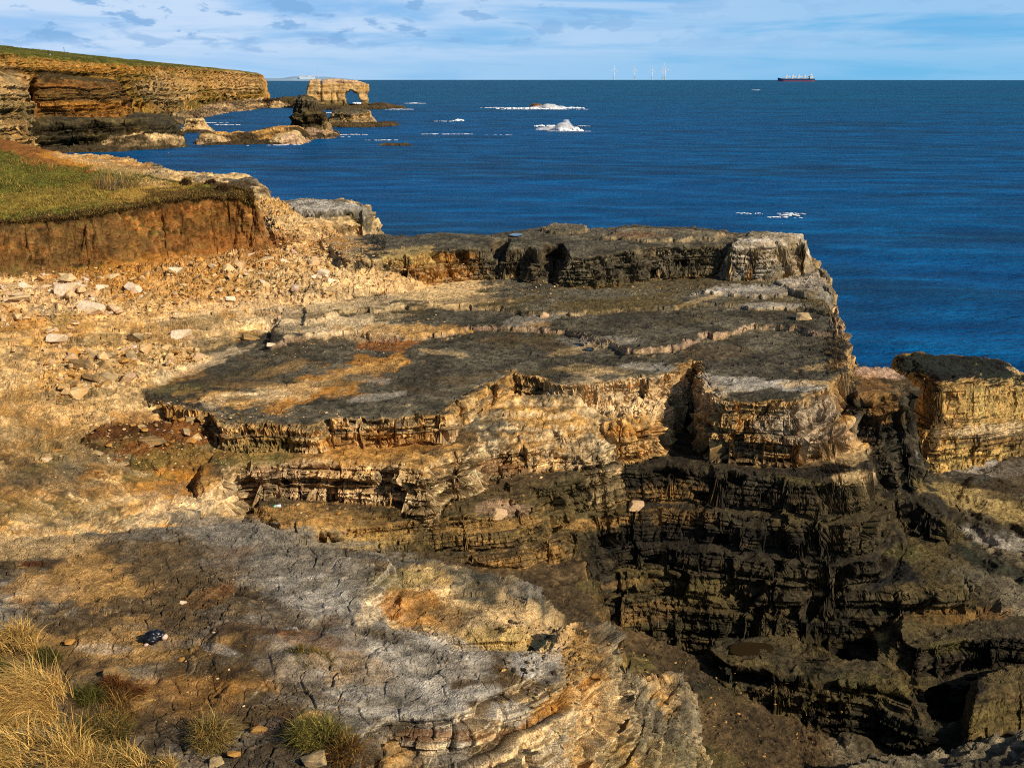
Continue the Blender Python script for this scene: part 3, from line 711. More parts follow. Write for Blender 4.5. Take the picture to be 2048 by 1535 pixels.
for i in range(60):
    u_, v_ = rb.uniform(0, 1000), rb.uniform(1080, 1500)
    BLOBS.append((u_, v_, rb.uniform(20, 90), rb.uniform(8, 26), rb.uniform(-.35, .3), rb.choice(('slab', 'slabl', 'brown', 'grey', 'sand', 'olive', 'rust')), rb.uniform(.2, .5), 'top'))
for i in range(60):
    u_, v_ = rb.uniform(1150, 1900), rb.uniform(960, 1420)
    BLOBS.append((u_, v_, rb.uniform(20, 90), rb.uniform(6, 22), rb.uniform(-.2, .2), rb.choice(('olive', 'dark2', 'brown', 'darkg', 'moss', 'grey2', 'sand')), rb.uniform(.2, .5)))
GF = build_field(LAY, math.radians(-34), math.radians(35.5), 7.0, 215.0, 1660, 2800, 2000, blobs=BLOBS)
PARTS = ['rock_terrace', 'rock_slab', 'rock_outcrop', 'dark_cliff', 'tidal_floor', 'shore_platform', 'rock_slope', 'rubble_slope', 'limestone_ridge', 'clay_bank', 'grass_field']
look = np.array([PARTS.index(L.part) for L in LAY])
asg = look[GF['idx']]
sdb = BANK.sd(GF['P'][..., 0], GF['P'][..., 1]) if False else None
asg = np.where((asg == PARTS.index('clay_bank')) & (GF['steep'] < .35), PARTS.index('grass_field'), asg)
ROCK = rock_mat('weathered_limestone', 1.0, .55)
CLAYM = rock_mat('crumbling_clay', .7, .5, .96, .35, .1)
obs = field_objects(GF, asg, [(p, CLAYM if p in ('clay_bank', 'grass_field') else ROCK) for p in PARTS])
LBL = dict(rock_terrace='broad grey brown limestone terrace with pale broken edges above the sea', rock_slab='cracked blue grey slab of rock nearest the camera with a brown soil patch',
           rock_outcrop='pale knobbly outcrop with ochre stains beside the near cracked slab', dark_cliff='dark wet bedded cliff under the terrace at the lower right',
           tidal_floor='brown pitted rock floor at the foot of the dark cliff', shore_platform='grey green wave cut platform by the fallen block at the right',
           rock_slope='thinly bedded cream rock ledges sloping down at the left', rubble_slope='pale broken stony slope under the brown clay bank', limestone_ridge='stepped pale limestone ridge behind the grassy bank',
           clay_bank='brown fluted clay face below the grassy bank', grass_field='green and straw coloured grass on top of the clay bank')
for p, o in zip(PARTS, obs):
    if o: tag(o, LBL[p], {'grass_field': 'grass', 'clay_bank': 'cliff', 'dark_cliff': 'cliff'}.get(p, 'rock'), kind='structure')
SURF = Surf(GF)
# ------------------------------------------------------------------ light and sky
SUN_AZ = math.radians(128)     # clockwise from +Y (view direction)
SUN_EL = math.radians(31)
sl = bpy.data.lights.new('sun', 'SUN'); sl.energy = 5.0; sl.angle = math.radians(.53); sl.color = (1.0, .87, .68)
so = bpy.data.objects.new('sun', sl); COL.objects.link(so)
sd_ = Vector((math.sin(SUN_AZ) * math.cos(SUN_EL), math.cos(SUN_AZ) * math.cos(SUN_EL), math.sin(SUN_EL)))
so.rotation_euler = sd_.to_track_quat('Z', 'Y').to_euler(); so.location = sd_ * 200

wd = bpy.data.worlds.new('World'); SC.world = wd; wd.use_nodes = True
nt = wd.node_tree; L_ = nt.links.new
for n in list(nt.nodes): nt.nodes.remove(n)
out = N(nt, 'ShaderNodeOutputWorld')
sky = N(nt, 'ShaderNodeTexSky', sky_type='NISHITA', sun_disc=False, sun_elevation=SUN_EL, sun_rotation=SUN_AZ, air_density=1.0, dust_density=.6, ozone_density=2.5)
bg1 = N(nt, 'ShaderNodeBackground'); bg1.inputs['Strength'].default_value = .075
L_(sky.outputs[0], bg1.inputs['Color'])
tc = N(nt, 'ShaderNodeTexCoord'); sx = N(nt, 'ShaderNodeSeparateXYZ'); L_(tc.outputs['Generated'], sx.inputs[0])


def M(op, a, b=None, c=None, clamp=False):
    n = N(nt, 'ShaderNodeMath', operation=op); n.use_clamp = clamp
    for i, q in enumerate((a, b, c)):
        if q is None: continue
        if isinstance(q, (int, float)): n.inputs[i].default_value = q
        else: L_(q, n.inputs[i])
    return n.outputs[0]


def MIX(f, a, b):
    n = N(nt, 'ShaderNodeMix', data_type='RGBA'); L_(f, n.inputs['Factor']) if not isinstance(f, float) else setattr(n.inputs['Factor'], 'default_value', f)
    for s, q in (('A', a), ('B', b)):
        sk = [i for i in n.inputs if i.name == s and i.type == 'RGBA'][0]
        if isinstance(q, tuple): sk.default_value = (*q, 1)
        else: L_(q, sk)
    return [o for o in n.outputs if o.type == 'RGBA'][0]


def RAMP(v, a, b, lo=0., hi=1.):
    n = N(nt, 'ShaderNodeMapRange', interpolation_type='SMOOTHSTEP'); L_(v, n.inputs['Value'])
    n.inputs['From Min'].default_value = a; n.inputs['From Max'].default_value = b
    n.inputs['To Min'].default_value = lo; n.inputs['To Max'].default_value = hi
    return n.outputs[0]


az_ = M('ARCTAN2', sx.outputs['X'], sx.outputs['Y']); el_ = M('ARCSINE', sx.outputs['Z'])


def cloudn(kx, ky, sc, det, ox=0., dist=0.):
    c = N(nt, 'ShaderNodeCombineXYZ'); L_(M('MULTIPLY_ADD', az_, kx, ox), c.inputs[0]); L_(M('MULTIPLY', el_, ky), c.inputs[1])
    n = N(nt, 'ShaderNodeTexNoise', i_Scale=sc, i_Detail=det, i_Roughness=.58, i_Distortion=dist); L_(c.outputs[0], n.inputs['Vector'])
    return n.outputs['Fac']


tS = lambda *c: tuple(float(x) for x in srgb(*c))
side = RAMP(az_, -.42, .42)
base = MIX(side, tS(158, 200, 240), tS(112, 186, 232))
up_ = RAMP(el_, .0, .075)
base = MIX(up_, base, MIX(side, tS(150, 192, 240), tS(96, 176, 230)))
veil = RAMP(cloudn(3.2, 26., 1.6, 6., 3.1, .4), .34, .58)
vamt = M('MULTIPLY', veil, RAMP(az_, -.35, .35, .85, .4))
col = MIX(M('MULTIPLY', vamt, RAMP(el_, .005, .03, .45, 1.)), base, tS(204, 224, 248))
streak = RAMP(cloudn(2.2, 70., 1.5, 5., 9.3, .3), .52, .68)
col = MIX(M('MULTIPLY', streak, .4), col, tS(140, 190, 236))
cum = RAMP(cloudn(17., 46., 1.2, 8., 4.4, .25), .53, .60)
cum = M('MULTIPLY', cum, RAMP(az_, .25, -.15, .25, 1.)); cum = M('MULTIPLY', cum, RAMP(el_, .018, .034))
col = MIX(M('MULTIPLY', cum, .85), col, tS(128, 176, 224))
bank = RAMP(M('ADD', cloudn(16., 60., 1.3, 6., 1.7, .5), M('MULTIPLY', M('ABSOLUTE', M('SUBTRACT', el_, .030)), -14.)), .42, .56)
bank = M('MULTIPLY', bank, RAMP(az_, .0, -.16))
col = MIX(M('MULTIPLY', bank, .6), col, tS(134, 178, 226))
bg2 = N(nt, 'ShaderNodeBackground'); bg2.inputs['Strength'].default_value = .95; L_(col, bg2.inputs['Color'])
mxs = N(nt, 'ShaderNodeMixShader')
L_(RAMP(el_, .35, .12), mxs.inputs[0]); L_(bg1.outputs[0], mxs.inputs[1]); L_(bg2.outputs[0], mxs.inputs[2])
L_(mxs.outputs[0], out.inputs['Surface'])
SC.view_settings.view_transform = 'Standard'; SC.view_settings.look = 'None'; SC.view_settings.gamma = 1; SC.view_settings.exposure = 0.1
SC.view_settings.use_curve_mapping = False

# ------------------------------------------------------------------ sea (follows the earth's curve to its horizon)
RE = 6.371e6
nA, nR = 500, 620
aa = np.linspace(math.radians(-42), math.radians(42), nA)
ee = np.concatenate([np.geomspace(math.radians(50), math.radians(.30), nR - 40), np.geomspace(math.radians(.295), math.radians(.165), 34)])
rr = np.concatenate([CAMZ / np.tan(ee), np.array([10000, 13000, 16000, 18500, 22000, 30000.])]); rr = np.sort(rr)
RR, AA = np.meshgrid(rr, aa)
SX, SY = (RR * np.sin(AA)), (RR * np.cos(AA))
fade = np.clip(1 - RR / 2500, 0, 1)
sw = np.sin((SY * .93 + SX * .36) / 5.2 + 2.5 * fbm2(SX / 40, SY / 30, 2, 5)) * .16 + fbm2(SX / 9, SY / 5, 3, 15) * .22
SZ = -RR ** 2 / (2 * RE) + sw * fade
Vs = np.stack([SX, SY, SZ], 2)
I = np.arange(nA * len(rr)).reshape(nA, len(rr))
Qs = np.stack([I[:-1, :-1], I[1:, :-1], I[1:, 1:], I[:-1, 1:]], 2).reshape(-1, 4)
m, nt, b = nodes('sea_water'); L_ = nt.links.new
geo = N(nt, 'ShaderNodeNewGeometry')


def wn(sx_, sy_, det, sc=1.0, rgh=.55, rot=.35):
    mp = N(nt, 'ShaderNodeMapping'); mp.inputs['Rotation'].default_value = (0, 0, rot); mp.inputs['Scale'].default_value = (sx_, sy_, 1)
    L_(geo.outputs['Position'], mp.inputs['Vector'])
    n = N(nt, 'ShaderNodeTexNoise', i_Scale=sc, i_Detail=det, i_Roughness=rgh); L_(mp.outputs[0], n.inputs['Vector']); return n.outputs['Fac']


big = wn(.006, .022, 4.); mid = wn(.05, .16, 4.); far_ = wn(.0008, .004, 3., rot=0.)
vl = N(nt, 'ShaderNodeVectorMath', operation='LENGTH'); L_(geo.outputs['Position'], vl.inputs[0])
dist_ = vl.outputs['Value']
c1 = MIX(RAMP(dist_, 250., 1600.), tS(0, 80, 138), tS(0, 86, 120))
c1 = MIX(RAMP(far_, .4, .62, 0., .5), c1, tS(0, 76, 116))
c1 = MIX(M('MULTIPLY', RAMP(big, .47, .64), .85), c1, tS(16, 60, 92))  # dark swell and cloud-shadow bands, turbid patches, painted into the water colour
c1 = MIX(M('MULTIPLY', RAMP(mid, .48, .68), .6), c1, tS(2, 50, 96))
c1 = MIX(M('MULTIPLY', RAMP(mid, .52, .3), .55), c1, tS(0, 114, 180))
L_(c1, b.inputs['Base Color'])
h1 = M('ADD', M('MULTIPLY', wn(.16, .5, 5., 1., .6), 1.6), M('MULTIPLY', wn(.7, 1.6, 4., 1., .6, .5), .5))
bp = N(nt, 'ShaderNodeBump', i_Strength=1.0, i_Distance=1.1); L_(h1, bp.inputs['Height']); L_(bp.outputs[0], b.inputs['Normal'])
b.inputs['Roughness'].default_value = .42; b.inputs['Specular IOR Level'].default_value = .05; b.inputs['IOR'].default_value = 1.33
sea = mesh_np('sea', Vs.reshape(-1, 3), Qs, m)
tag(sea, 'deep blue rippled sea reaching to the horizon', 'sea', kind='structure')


def sea_z(x, y): return -(x * x + y * y) / (2 * RE)
# ------------------------------------------------------------------ headland across the bay, stacks and the sea arch
def W(u, d): return at_dist(u, d)


def az_of(u): return math.atan2(*at_dist(u, 1.0))


def far_field(name, layers, u0, u1, r0, r1, nU, nF, nV, sc, gdx, blobs=(), cut=-.5, mat=None, hid=.08, blurU=4):
    Fd = build_field(layers, az_of(u0), az_of(u1), r0, r1, nU, nF, nV, sc=sc, base=-6, gdx=gdx, blobs=blobs, cut=cut, hid=hid, blurU=blurU)
    return Fd


def wl(name, pts, z, **k): return Layer(name, [W(*p) for p in pts], z if isinstance(z, (int, float)) else [(*W(p[0], p[1]), p[2]) for p in z], world=True, **k)


FARROCK = rock_mat('far_limestone', .22, .6, .95, .4, .1)
CL = ((-3, 0), (0, 1.5), (1.5, 7), (2.5, 8), (3.5, 16), (5, 17), (6, 27), (9, 50))
HL = [
    wl('plateau', [(-400, 340), (-100, 430), (40, 490), (100, 505), (150, 520), (200, 535), (240, 565), (262, 600), (300, 660), (312, 720), (350, 780), (400, 900), (440, 985), (470, 1060), (500, 1110), (519, 1160), (524, 1220),
                   (505, 1300), (450, 1290), (400, 1200), (300, 1010), (150, 850), (0, 760), (-400, 760)],
       [(130, 520, 33.0), (500, 1140, 28.5), (0, 740, 42.5)], prof=CL, part='headland', top=('grass', 'grassd'), face=('sand', 'ochre'), amp=.35, blk=1.3, crk=0, bed=2.5, hol=1.4, jnt=.45, warp=.4),
    wl('slump bench', [(78, 446), (120, 448), (170, 456), (214, 470), (236, 500), (240, 560), (60, 540), (70, 480)], [(80, 450, 25.5), (214, 470, 22.5), (100, 520, 26.5)],
       prof=((-2, 0), (.5, 2.5), (1.5, 6), (2.5, 7.5), (4, 15), (7, 30)), part='headland', top=('turf', 'olive'), face=('ochre', 'clay'), amp=.4, blk=1.2, hol=1.6, jnt=.5, bed=2, warp=.5),
    wl('buttress', [(-400, 300), (-80, 362), (0, 398), (44, 428), (50, 462), (20, 520), (-400, 520)], [(44, 440, 23.5), (-80, 380, 27.5), (0, 500, 29)], prof=CL, part='headland', top=('olive', 'sand'), face=('pale', 'sand'), amp=.6, blk=1.2, warp=.4, jnt=.5, bed=2),
    wl('low ledge', [(52, 420), (140, 428), (250, 438), (325, 450), (346, 468), (338, 500), (300, 530), (250, 545), (60, 520)], [(60, 430, 10.5), (350, 460, 8.3), (250, 540, 9)],
       prof=((-2, 0), (0, 2), (1, 5), (2.2, 5.6), (3, 9), (5, 14)), part='headland', top=('olive', 'grey2'), face=('dark', 'olive2'), amp=.9, blk=1.6, hol=2.2),
    wl('pale foot', [(190, 424), (230, 419), (300, 424), (338, 434), (352, 450), (345, 476), (240, 470), (195, 450)], 3.0, prof=((-2, 0), (1, 1.5), (2, 3.5), (4, 6)), part='headland', top=('pale', 'brown2'), face=('pale', 'dark'), amp=1.1, blk=1.6, hol=2.2, rub=.5),
    wl('foot', [(30, 398), (120, 412), (200, 414), (320, 424), (352, 444), (350, 480), (60, 480)], .8, prof=((-2, 0), (2, 1), (6, 5)), part='headland', top=('brown2', 'olive2'), face=('brown2', 'dark'), amp=.5, blk=1, rub=.6),
    wl('boulder beach', [(258, 540), (300, 610), (350, 720), (420, 850), (500, 960), (560, 985), (600, 1000), (622, 1030), (600, 1090), (530, 1150), (470, 1110), (380, 880), (280, 660), (240, 570)], 2.6,
       prof=((-8, 0), (0, 1.2), (8, 3), (20, 8)), part='headland', top=('pale', 'brown2'), face=('pink', 'dark'), amp=.3, blk=.8, rub=1.8),
    wl('beach spur', [(548, 1000), (600, 985), (618, 1010), (605, 1050), (555, 1040)], 6.0, prof=((-6, 0), (0, 2), (4, 5), (9, 9)), part='headland', top=('olive', 'brown2'), face=('olive2', 'dark'), amp=.8, rub=1),
]
HB = [(190, 132, 170, 14, .03, 'ochre', .8, 'face'), (130, 128, 100, 8, 0, 'sand', .5, 'face'), (150, 165, 110, 16, .05, 'clay', .75, 'face'), (160, 190, 110, 14, 0, 'olive', .5), (180, 214, 130, 9, 0, 'ochre', .6), (20, 180, 40, 40, 0, 'pale', .4),
      (340, 175, 60, 30, 0, 'pale', .45), (320, 200, 60, 26, .5, 'grey', .3), (470, 165, 60, 22, 0, 'pale', .5), (420, 160, 80, 22, 0, 'sand', .5), (20, 215, 50, 24, 0, 'moss', .4), (60, 240, 70, 26, 0, 'olive2', .5), (330, 240, 40, 12, 0, 'grey2', .5),
      (450, 205, 120, 5, 0, 'brown2', .6), (90, 145, 110, 6, .06, 'turf', .7)]
HF = far_field('headland', HL, -260, 720, 290, 1500, 560, 1500, 420, 4.2, 3.0, HB)
ho = field_objects(HF, np.zeros(HF['P'].shape[:2], int), [('headland', FARROCK)])[0]
tag(ho, 'long ochre limestone headland topped with green grass across the bay', 'headland', kind='structure')
SURFH = Surf(HF, 1)


def islet(name, layers, u0, u1, r0, r1, label, cat, sc=2.6, blobs=(), nU=150, nV=120, cut=-.6, mat=None, gdx=1.0, nF=500):
    Fd = far_field(name, layers, u0, u1, r0, r1, nU, nF, nV, sc, gdx, blobs, cut)
    o = field_objects(Fd, np.zeros(Fd['P'].shape[:2], int), [(name, mat or FARROCK)])[0]
    return tag(o, label, cat), Fd


ST = ((-1.5, 0), (.3, 1.5), (1, 5), (2, 9), (3.5, 16), (5, 26))
LO = ((-1.5, 0), (.5, 1), (2, 3), (5, 6))
islet('sea_stack', [
    wl('body', [(592, 498), (604, 495), (617, 497), (622, 505), (612, 511), (595, 509)], [(592, 500, 17.9), (620, 500, 16.2), (606, 510, 17.8)], prof=ST, top=('grey', 'olive'), face=('brown2', 'olive2'), amp=.5, blk=1.5, hol=2.2),
    wl('waist', [(584, 495), (610, 489), (636, 491), (644, 498), (640, 508), (600, 512)], 10.6, prof=ST, top=('olive', 'brown2'), face=('brown2', 'olive2'), amp=.8, blk=1.5, hol=2.0),
    wl('shoulder', [(580, 494), (610, 486), (640, 488), (657, 495), (652, 508), (600, 512)], [(582, 500, 4.6), (652, 497, 5.6), (620, 508, 5.4)], prof=ST, top=('olive', 'dark'), face=('olive2', 'brown2'), amp=.9, blk=1.5, hol=2.2),
    wl('foot', [(574, 490), (610, 478), (655, 482), (668, 492), (664, 512), (578, 510)], 2.0, prof=LO, top=('brown2', 'olive2'), face=('pink', 'brown2'), amp=.8, blk=1.4, hol=1.6)],
    555, 690, 468, 530, 'dark jagged sea stack standing in front of the arched rock', 'sea stack', blobs=[(600, 262, 60, 8, 0, 'pink', .5), (610, 202, 30, 4, 0, 'greyg', .6), (655, 255, 12, 14, 0, 'pale', .5)])
islet('rock_reef', [
    wl('spine', [(395, 452), (440, 456), (500, 460), (560, 462), (600, 468), (600, 486), (540, 482), (470, 474), (400, 462)], [(400, 455, 3.3), (590, 470, 4.2), (500, 475, 3.4)], prof=LO, top=('sand', 'brown2'), face=('brown2', 'dark'), amp=1.3, blk=1.2, hol=1.6, rub=.5),
    wl('slab', [(532, 444), (560, 440), (588, 446), (590, 456), (545, 456)], [(535, 448, 2), (588, 450, 4.2), (560, 456, 3.6)], prof=LO, top=('pink', 'pale'), face=('brown2', 'dark'), amp=.4),
    wl('head', [(394, 446), (412, 443), (440, 448), (446, 456), (402, 458)], 3.2, prof=LO, top=('pale', 'brown2'), face=('dark', 'pink'), amp=1.0, blk=1.4, hol=2),
    wl('foot', [(396, 440), (440, 440), (560, 438), (605, 450), (612, 478), (500, 480), (400, 464)], .6, prof=LO, top=('brown2', 'olive2'), face=('brown2', 'dark'), amp=.35, rub=.7)],
    365, 650, 420, 505, 'long low brown reef reaching left from the dark sea stack', 'reef', nU=260)
islet('flat_rock', [
    wl('top', [(368, 548), (390, 544), (403, 547), (404, 556), (370, 557)], 6.0, prof=((-.6, 0), (.2, .8), (.8, 2.6), (2, 4), (4.5, 6.5), (8, 9)), top=('pale', 'sand'), face=('pale', 'brown2'), amp=.25, blk=1.1),
    wl('foot', [(360, 543), (390, 538), (414, 543), (412, 560), (362, 560)], 1.2, prof=LO, top=('brown2', 'olive2'), face=('brown2', 'dark'), amp=.3)],
    345, 430, 525, 575, 'small flat topped rock alone in the bay between headland and reef', 'rock', nU=90, nV=80)
islet('rock_islet', [
    wl('top', [(662, 600), (700, 594), (728, 598), (736, 608), (720, 618), (664, 614)], [(665, 605, 7.8), (735, 605, 7.6), (700, 615, 8.4)], prof=((-1.5, 0), (.3, 1.2), (.8, 3.5), (2, 4.5), (4, 7), (6, 9)), top=('grey', 'olive'), face=('pale', 'sand'), amp=.5, blk=1.3),
    wl('tail', [(736, 592), (760, 588), (786, 592), (790, 604), (740, 606)], 1.7, prof=LO, top=('brown', 'olive2'), face=('brown2', 'dark'), amp=.8, blk=1.2),
    wl('foot', [(655, 590), (700, 582), (745, 586), (750, 606), (660, 614)], 1.6, prof=LO, top=('brown', 'olive2'), face=('brown2', 'dark'), amp=.5, rub=.5)],
    640, 815, 570, 640, 'low flat topped rock islet with pale middle in front of the arch', 'rock', nU=180)
islet('arch_reef', [
    wl('spur', [(742, 930), (770, 922), (800, 930), (810, 945), (760, 955)], [(745, 935, 4.6), (805, 940, 1.2), (770, 950, 3.6)], prof=LO, top=('brown', 'brown2'), face=('brown2', 'dark'), amp=.7, blk=1.2),
    wl('foot', [(600, 905), (680, 895), (760, 905), (775, 925), (740, 960), (610, 960)], 1.9, prof=LO, top=('brown', 'olive2'), face=('brown2', 'dark'), amp=.6, rub=.8)],
    585, 830, 870, 990, 'low brown reef around the foot of the sea arch', 'reef', nU=230, gdx=1.5, sc=3.2)
islet('wave_rock', [wl('rock', [(1062, 1000), (1075, 992), (1084, 1000), (1080, 1012), (1064, 1012)], 1.3, prof=LO, top=('orange', 'brown'), face=('rust', 'brown2'), amp=.6)],
      1050, 1098, 975, 1030, 'small rusty brown rock awash inside the farther line of surf', 'rock', nU=60, nV=50)
islet('low_skerry', [wl('rock', [(755, 428), (790, 424), (818, 427), (812, 433), (760, 434)], .5, prof=LO, top=('brown', 'olive2'), face=('brown2', 'dark'), amp=.3)],
      740, 835, 415, 445, 'thin brown skerry just breaking the surface right of the dark stack', 'rock', nU=90, nV=40)

# ---- sea arch: outline stood up at its own distance, given 15 m of thickness, then weathered
AD = 936.0
x0_, y0_ = at_dist(690, AD); bear = math.atan2(x0_, y0_)


def arch_pt(u, v):
    px, pv = u, v
    return ((px - 690) / F * AD * 1.03, CAMZ + (153.2 - pv) / F * AD * .965)


outer = [(612, 222), (614, 205), (618, 190), (621, 176), (626, 163), (634, 161), (642, 161), (645, 166), (648, 161), (665, 160), (690, 161), (712, 163), (727, 165), (733, 169), (733, 180), (730, 188), (733, 200), (736, 206), (745, 213),
         (752, 222), (748, 226), (708, 226), (704, 226), (660, 226), (615, 226)]
hole = [(692, 196), (692, 189), (696, 183), (701, 180), (706, 183), (711, 191), (714, 200), (713, 206), (709, 208), (705, 217), (701, 217), (696, 206)]
hole = [(703 + (u - 703) * 1.45, 199 + (v - 199) * 1.18) for u, v in hole]
bm = bmesh.new(); es = []
for loop in (outer, hole):
    vs = []
    for i, (u, v) in enumerate(loop):
        x, z = arch_pt(u, v); vs.append(bm.verts.new((x, 0, z)))
    for i in range(len(vs)): es.append(bm.edges.new((vs[i], vs[(i + 1) % len(vs)])))
bmesh.ops.triangle_fill(bm, use_beauty=True, use_dissolve=False, edges=es)
g = bmesh.ops.extrude_face_region(bm, geom=bm.faces[:])
for v in g['geom']:
    if isinstance(v, bmesh.types.BMVert): v.co.y += 16
bmesh.ops.recalc_face_normals(bm, faces=bm.faces[:])
me = bpy.data.meshes.new('arch_tmp'); bm.to_mesh(me); bm.free()
to = bpy.data.objects.new('arch_tmp', me); COL.objects.link(to)
md = to.modifiers.new('r', 'REMESH'); md.mode = 'VOXEL'; md.voxel_size = .55
dg = bpy.context.evaluated_depsgraph_get(); ev = bpy.data.meshes.new_from_object(to.evaluated_get(dg))
bpy.data.objects.remove(to); bpy.data.meshes.remove(me)


def np_mesh(me):
    n = len(me.vertices); V = np.empty(n * 3, f4); me.vertices.foreach_get('co', V)
    Nn = np.empty(n * 3, f4); me.vertices.foreach_get('normal', Nn)
    return V.reshape(-1, 3), Nn.reshape(-1, 3)


V, Nn = np_mesh(ev)
X, Y, Z = V.T
zb = Z + .6 * fbm3(X / 9, Y / 9, Z / 9, 2, 3)
d = fbm3(X / 7, Y / 7, Z / 12, 4, 201) * 2.2 + (hrand(np.floor(zb / 2.1), 3) - .5) * .9 + (hrand(np.floor(zb / .9), 5) - .5) * .4 + fbm3(X / 1.5, Y / 1.5, Z / 1.5, 3, 205) * .6
cx_ = arch_pt(645.5, 170)[0]
d -= 2.2 * np.exp(-((X - cx_ - (Z - 20) * .05) / .7) ** 2) * sst(2, 8, Z)
d -= 1.6 * sst(.55, .75, vn3(X / 2.4, Y / 8, Z / 14, 209)) * sst(16, 8, Z)
V2 = V + Nn * d[:, None]
t = np.clip(.5 + fbm3(X / 4, Y / 4, Z / 3, 4, 211) * .9, 0, 1)[:, None]
C = PAL['pale'] * .9 * (1 - t) + PAL['sand'] * .85 * t
low = sst(9, 3, Z + 2 * fbm3(X / 5, Y / 5, Z / 5, 2, 213))[:, None]
C = C * (1 - low) + (PAL['olive'] * .8 + PAL['moss'] * .3) * low
hi = sst(18.5, 21, Z)[:, None]; C = C * (1 - hi * .6) + PAL['pink'] * hi * .6
ev.vertices.foreach_set('co', V2.ravel())
a = ev.attributes.new('tint', 'FLOAT_COLOR', 'POINT'); cc = np.ones((len(V), 4), f4); cc[:, :3] = C * (1 + .5 * fbm3(X / 1.2, Y / 1.2, Z / .9, 2, 215))[:, None].clip(.5, 1.5); a.data.foreach_set('color', cc.ravel())
ev.polygons.foreach_set('use_smooth', np.ones(len(ev.polygons), bool)); ev.name = 'sea_arch'; ev.materials.clear(); ev.materials.append(FARROCK)
ar = bpy.data.objects.new('sea_arch', ev); COL.objects.link(ar); ar.location = (x0_, y0_, -.1); ar.rotation_euler = (0, 0, -bear)
tag(ar, 'pale flat topped sea arch with a tall oval hole through its right side', 'sea arch')

# ---- big fallen block at the right
BLK = [Layer('block', [(1880, 776), (1960, 770), (2060, 758), (2200, 752), (2400, 750), (2400, 700), (2200, 700), (2100, 730), (2048, 738), (2000, 716), (1900, 703), (1840, 704), (1787, 706), (1792, 730), (1835, 752), (1862, 764)],
             [(1880, 776, 7.7), (2048, 762, 7.6), (1850, 704, 7.9)], prof=((-.3, 0), (.02, .35), (.2, 2.2), (.5, 2.7), (.7, 3.0), (.8, 4.2), (1.0, 8)), part='b', top=('dark2', 'darkg'), face=('gold', 'sand'), amp=.22, terr=.3, blk=.5, hol=.8, warp=.5, bed=.6)]
BB = [(1980, 805, 130, 34, -.03, 'gold', .55, 'face'), (1990, 862, 130, 14, -.06, 'cream', .7, 'face'), (1995, 882, 110, 14, -.06, 'dark', .55), (1865, 830, 22, 70, 0, 'brown2', .8), (1900, 725, 120, 18, 0, 'darkg', .5, 'top'), (2036, 742, 26, 6, .3, 'pale', .7), (1930, 775, 40, 12, 0, 'olive', .4, 'face'),
      (2050, 900, 30, 40, 0, 'brown', .6)]
BF = build_field(BLK, az_of(1740), az_of(2330), 56, 82, 420, 900, 320, sc=.9, base=-3, gdx=.15, blobs=BB, cut=1.6)
bo = field_objects(BF, np.zeros(BF['P'].shape[:2], int), [('fallen_block', ROCK)])[0]
tag(bo, 'huge fallen rock block, dark flat top and yellow straw coloured face, beside the cliff', 'boulder')
BLK2 = [Layer('block', [(1945, 1395), (2000, 1378), (2060, 1366), (2200, 1350), (2300, 1300), (2100, 1310), (2000, 1325), (1940, 1350)], 3.6, prof=((-.2, 0), (.05, .3), (.15, 1.2), (.4, 3)), part='b', top=('olive', 'dark'), face=('olive', 'brown'), amp=.1, blk=.3, hol=.4, warp=.35)]
B2F = build_field(BLK2, az_of(1880), az_of(2330), 29, 46, 300, 700, 200, sc=.8, base=-3, gdx=.12, blobs=[(1990, 1430, 90, 40, 0, 'moss', .35, 'face')], cut=1.2)
bo = field_objects(B2F, np.zeros(B2F['P'].shape[:2], int), [('mossy_block', ROCK)])[0]
tag(bo, 'low mossy green fronted block lying at the lower right edge of the shore', 'boulder')
# ------------------------------------------------------------------ things
def tube(bm, pts, rad, n=8, cap=True):
    rings = []
    for i, p in enumerate(pts):
        p = Vector(p); a = Vector(pts[max(i - 1, 0)]); b = Vector(pts[min(i + 1, len(pts) - 1)])
        t = (b - a).normalized(); x = t.orthogonal().normalized(); y = t.cross(x)
        r = rad[i] if isinstance(rad, (list, tuple)) else rad
        rings.append([bm.verts.new(p + (x * math.cos(q) + y * math.sin(q)) * r) for q in [2 * math.pi * k / n for k in range(n)]])
    for a, b in zip(rings, rings[1:]):
        for k in range(n): bm.faces.new((a[k], a[(k + 1) % n], b[(k + 1) % n], b[k]))
    if cap:
        bm.faces.new(rings[0][::-1]); bm.faces.new(rings[-1])


def box(bm, x0, x1, y0, y1, z0, z1, taper=0):
    v = [bm.verts.new(p) for p in ((x0, y0, z0), (x1, y0, z0), (x1, y1, z0), (x0, y1, z0), (x0 + taper, y0 + taper, z1), (x1 - taper, y0 + taper, z1), (x1 - taper, y1 - taper, z1), (x0 + taper, y1 - taper, z1))]
    for f in ((3, 2, 1, 0), (4, 5, 6, 7), (0, 1, 5, 4), (1, 2, 6, 5), (2, 3, 7, 6), (3, 0, 4, 7)): bm.faces.new([v[i] for i in f])


def bobj(name, bm, mat, parent=None, smooth=False, bev=0):
    if bev: bmesh.ops.bevel(bm, geom=bm.edges[:], offset=bev, segments=1, affect='EDGES', clamp_overlap=True)
    bmesh.ops.recalc_face_normals(bm, faces=bm.faces[:])
    me = bpy.data.meshes.new(name); bm.to_mesh(me); bm.free(); me.materials.append(mat)
    if smooth:
        for p in me.polygons: p.use_smooth = True
    o = bpy.data.objects.new(name, me); COL.objects.link(o)
    if parent: o.parent = parent
    return o


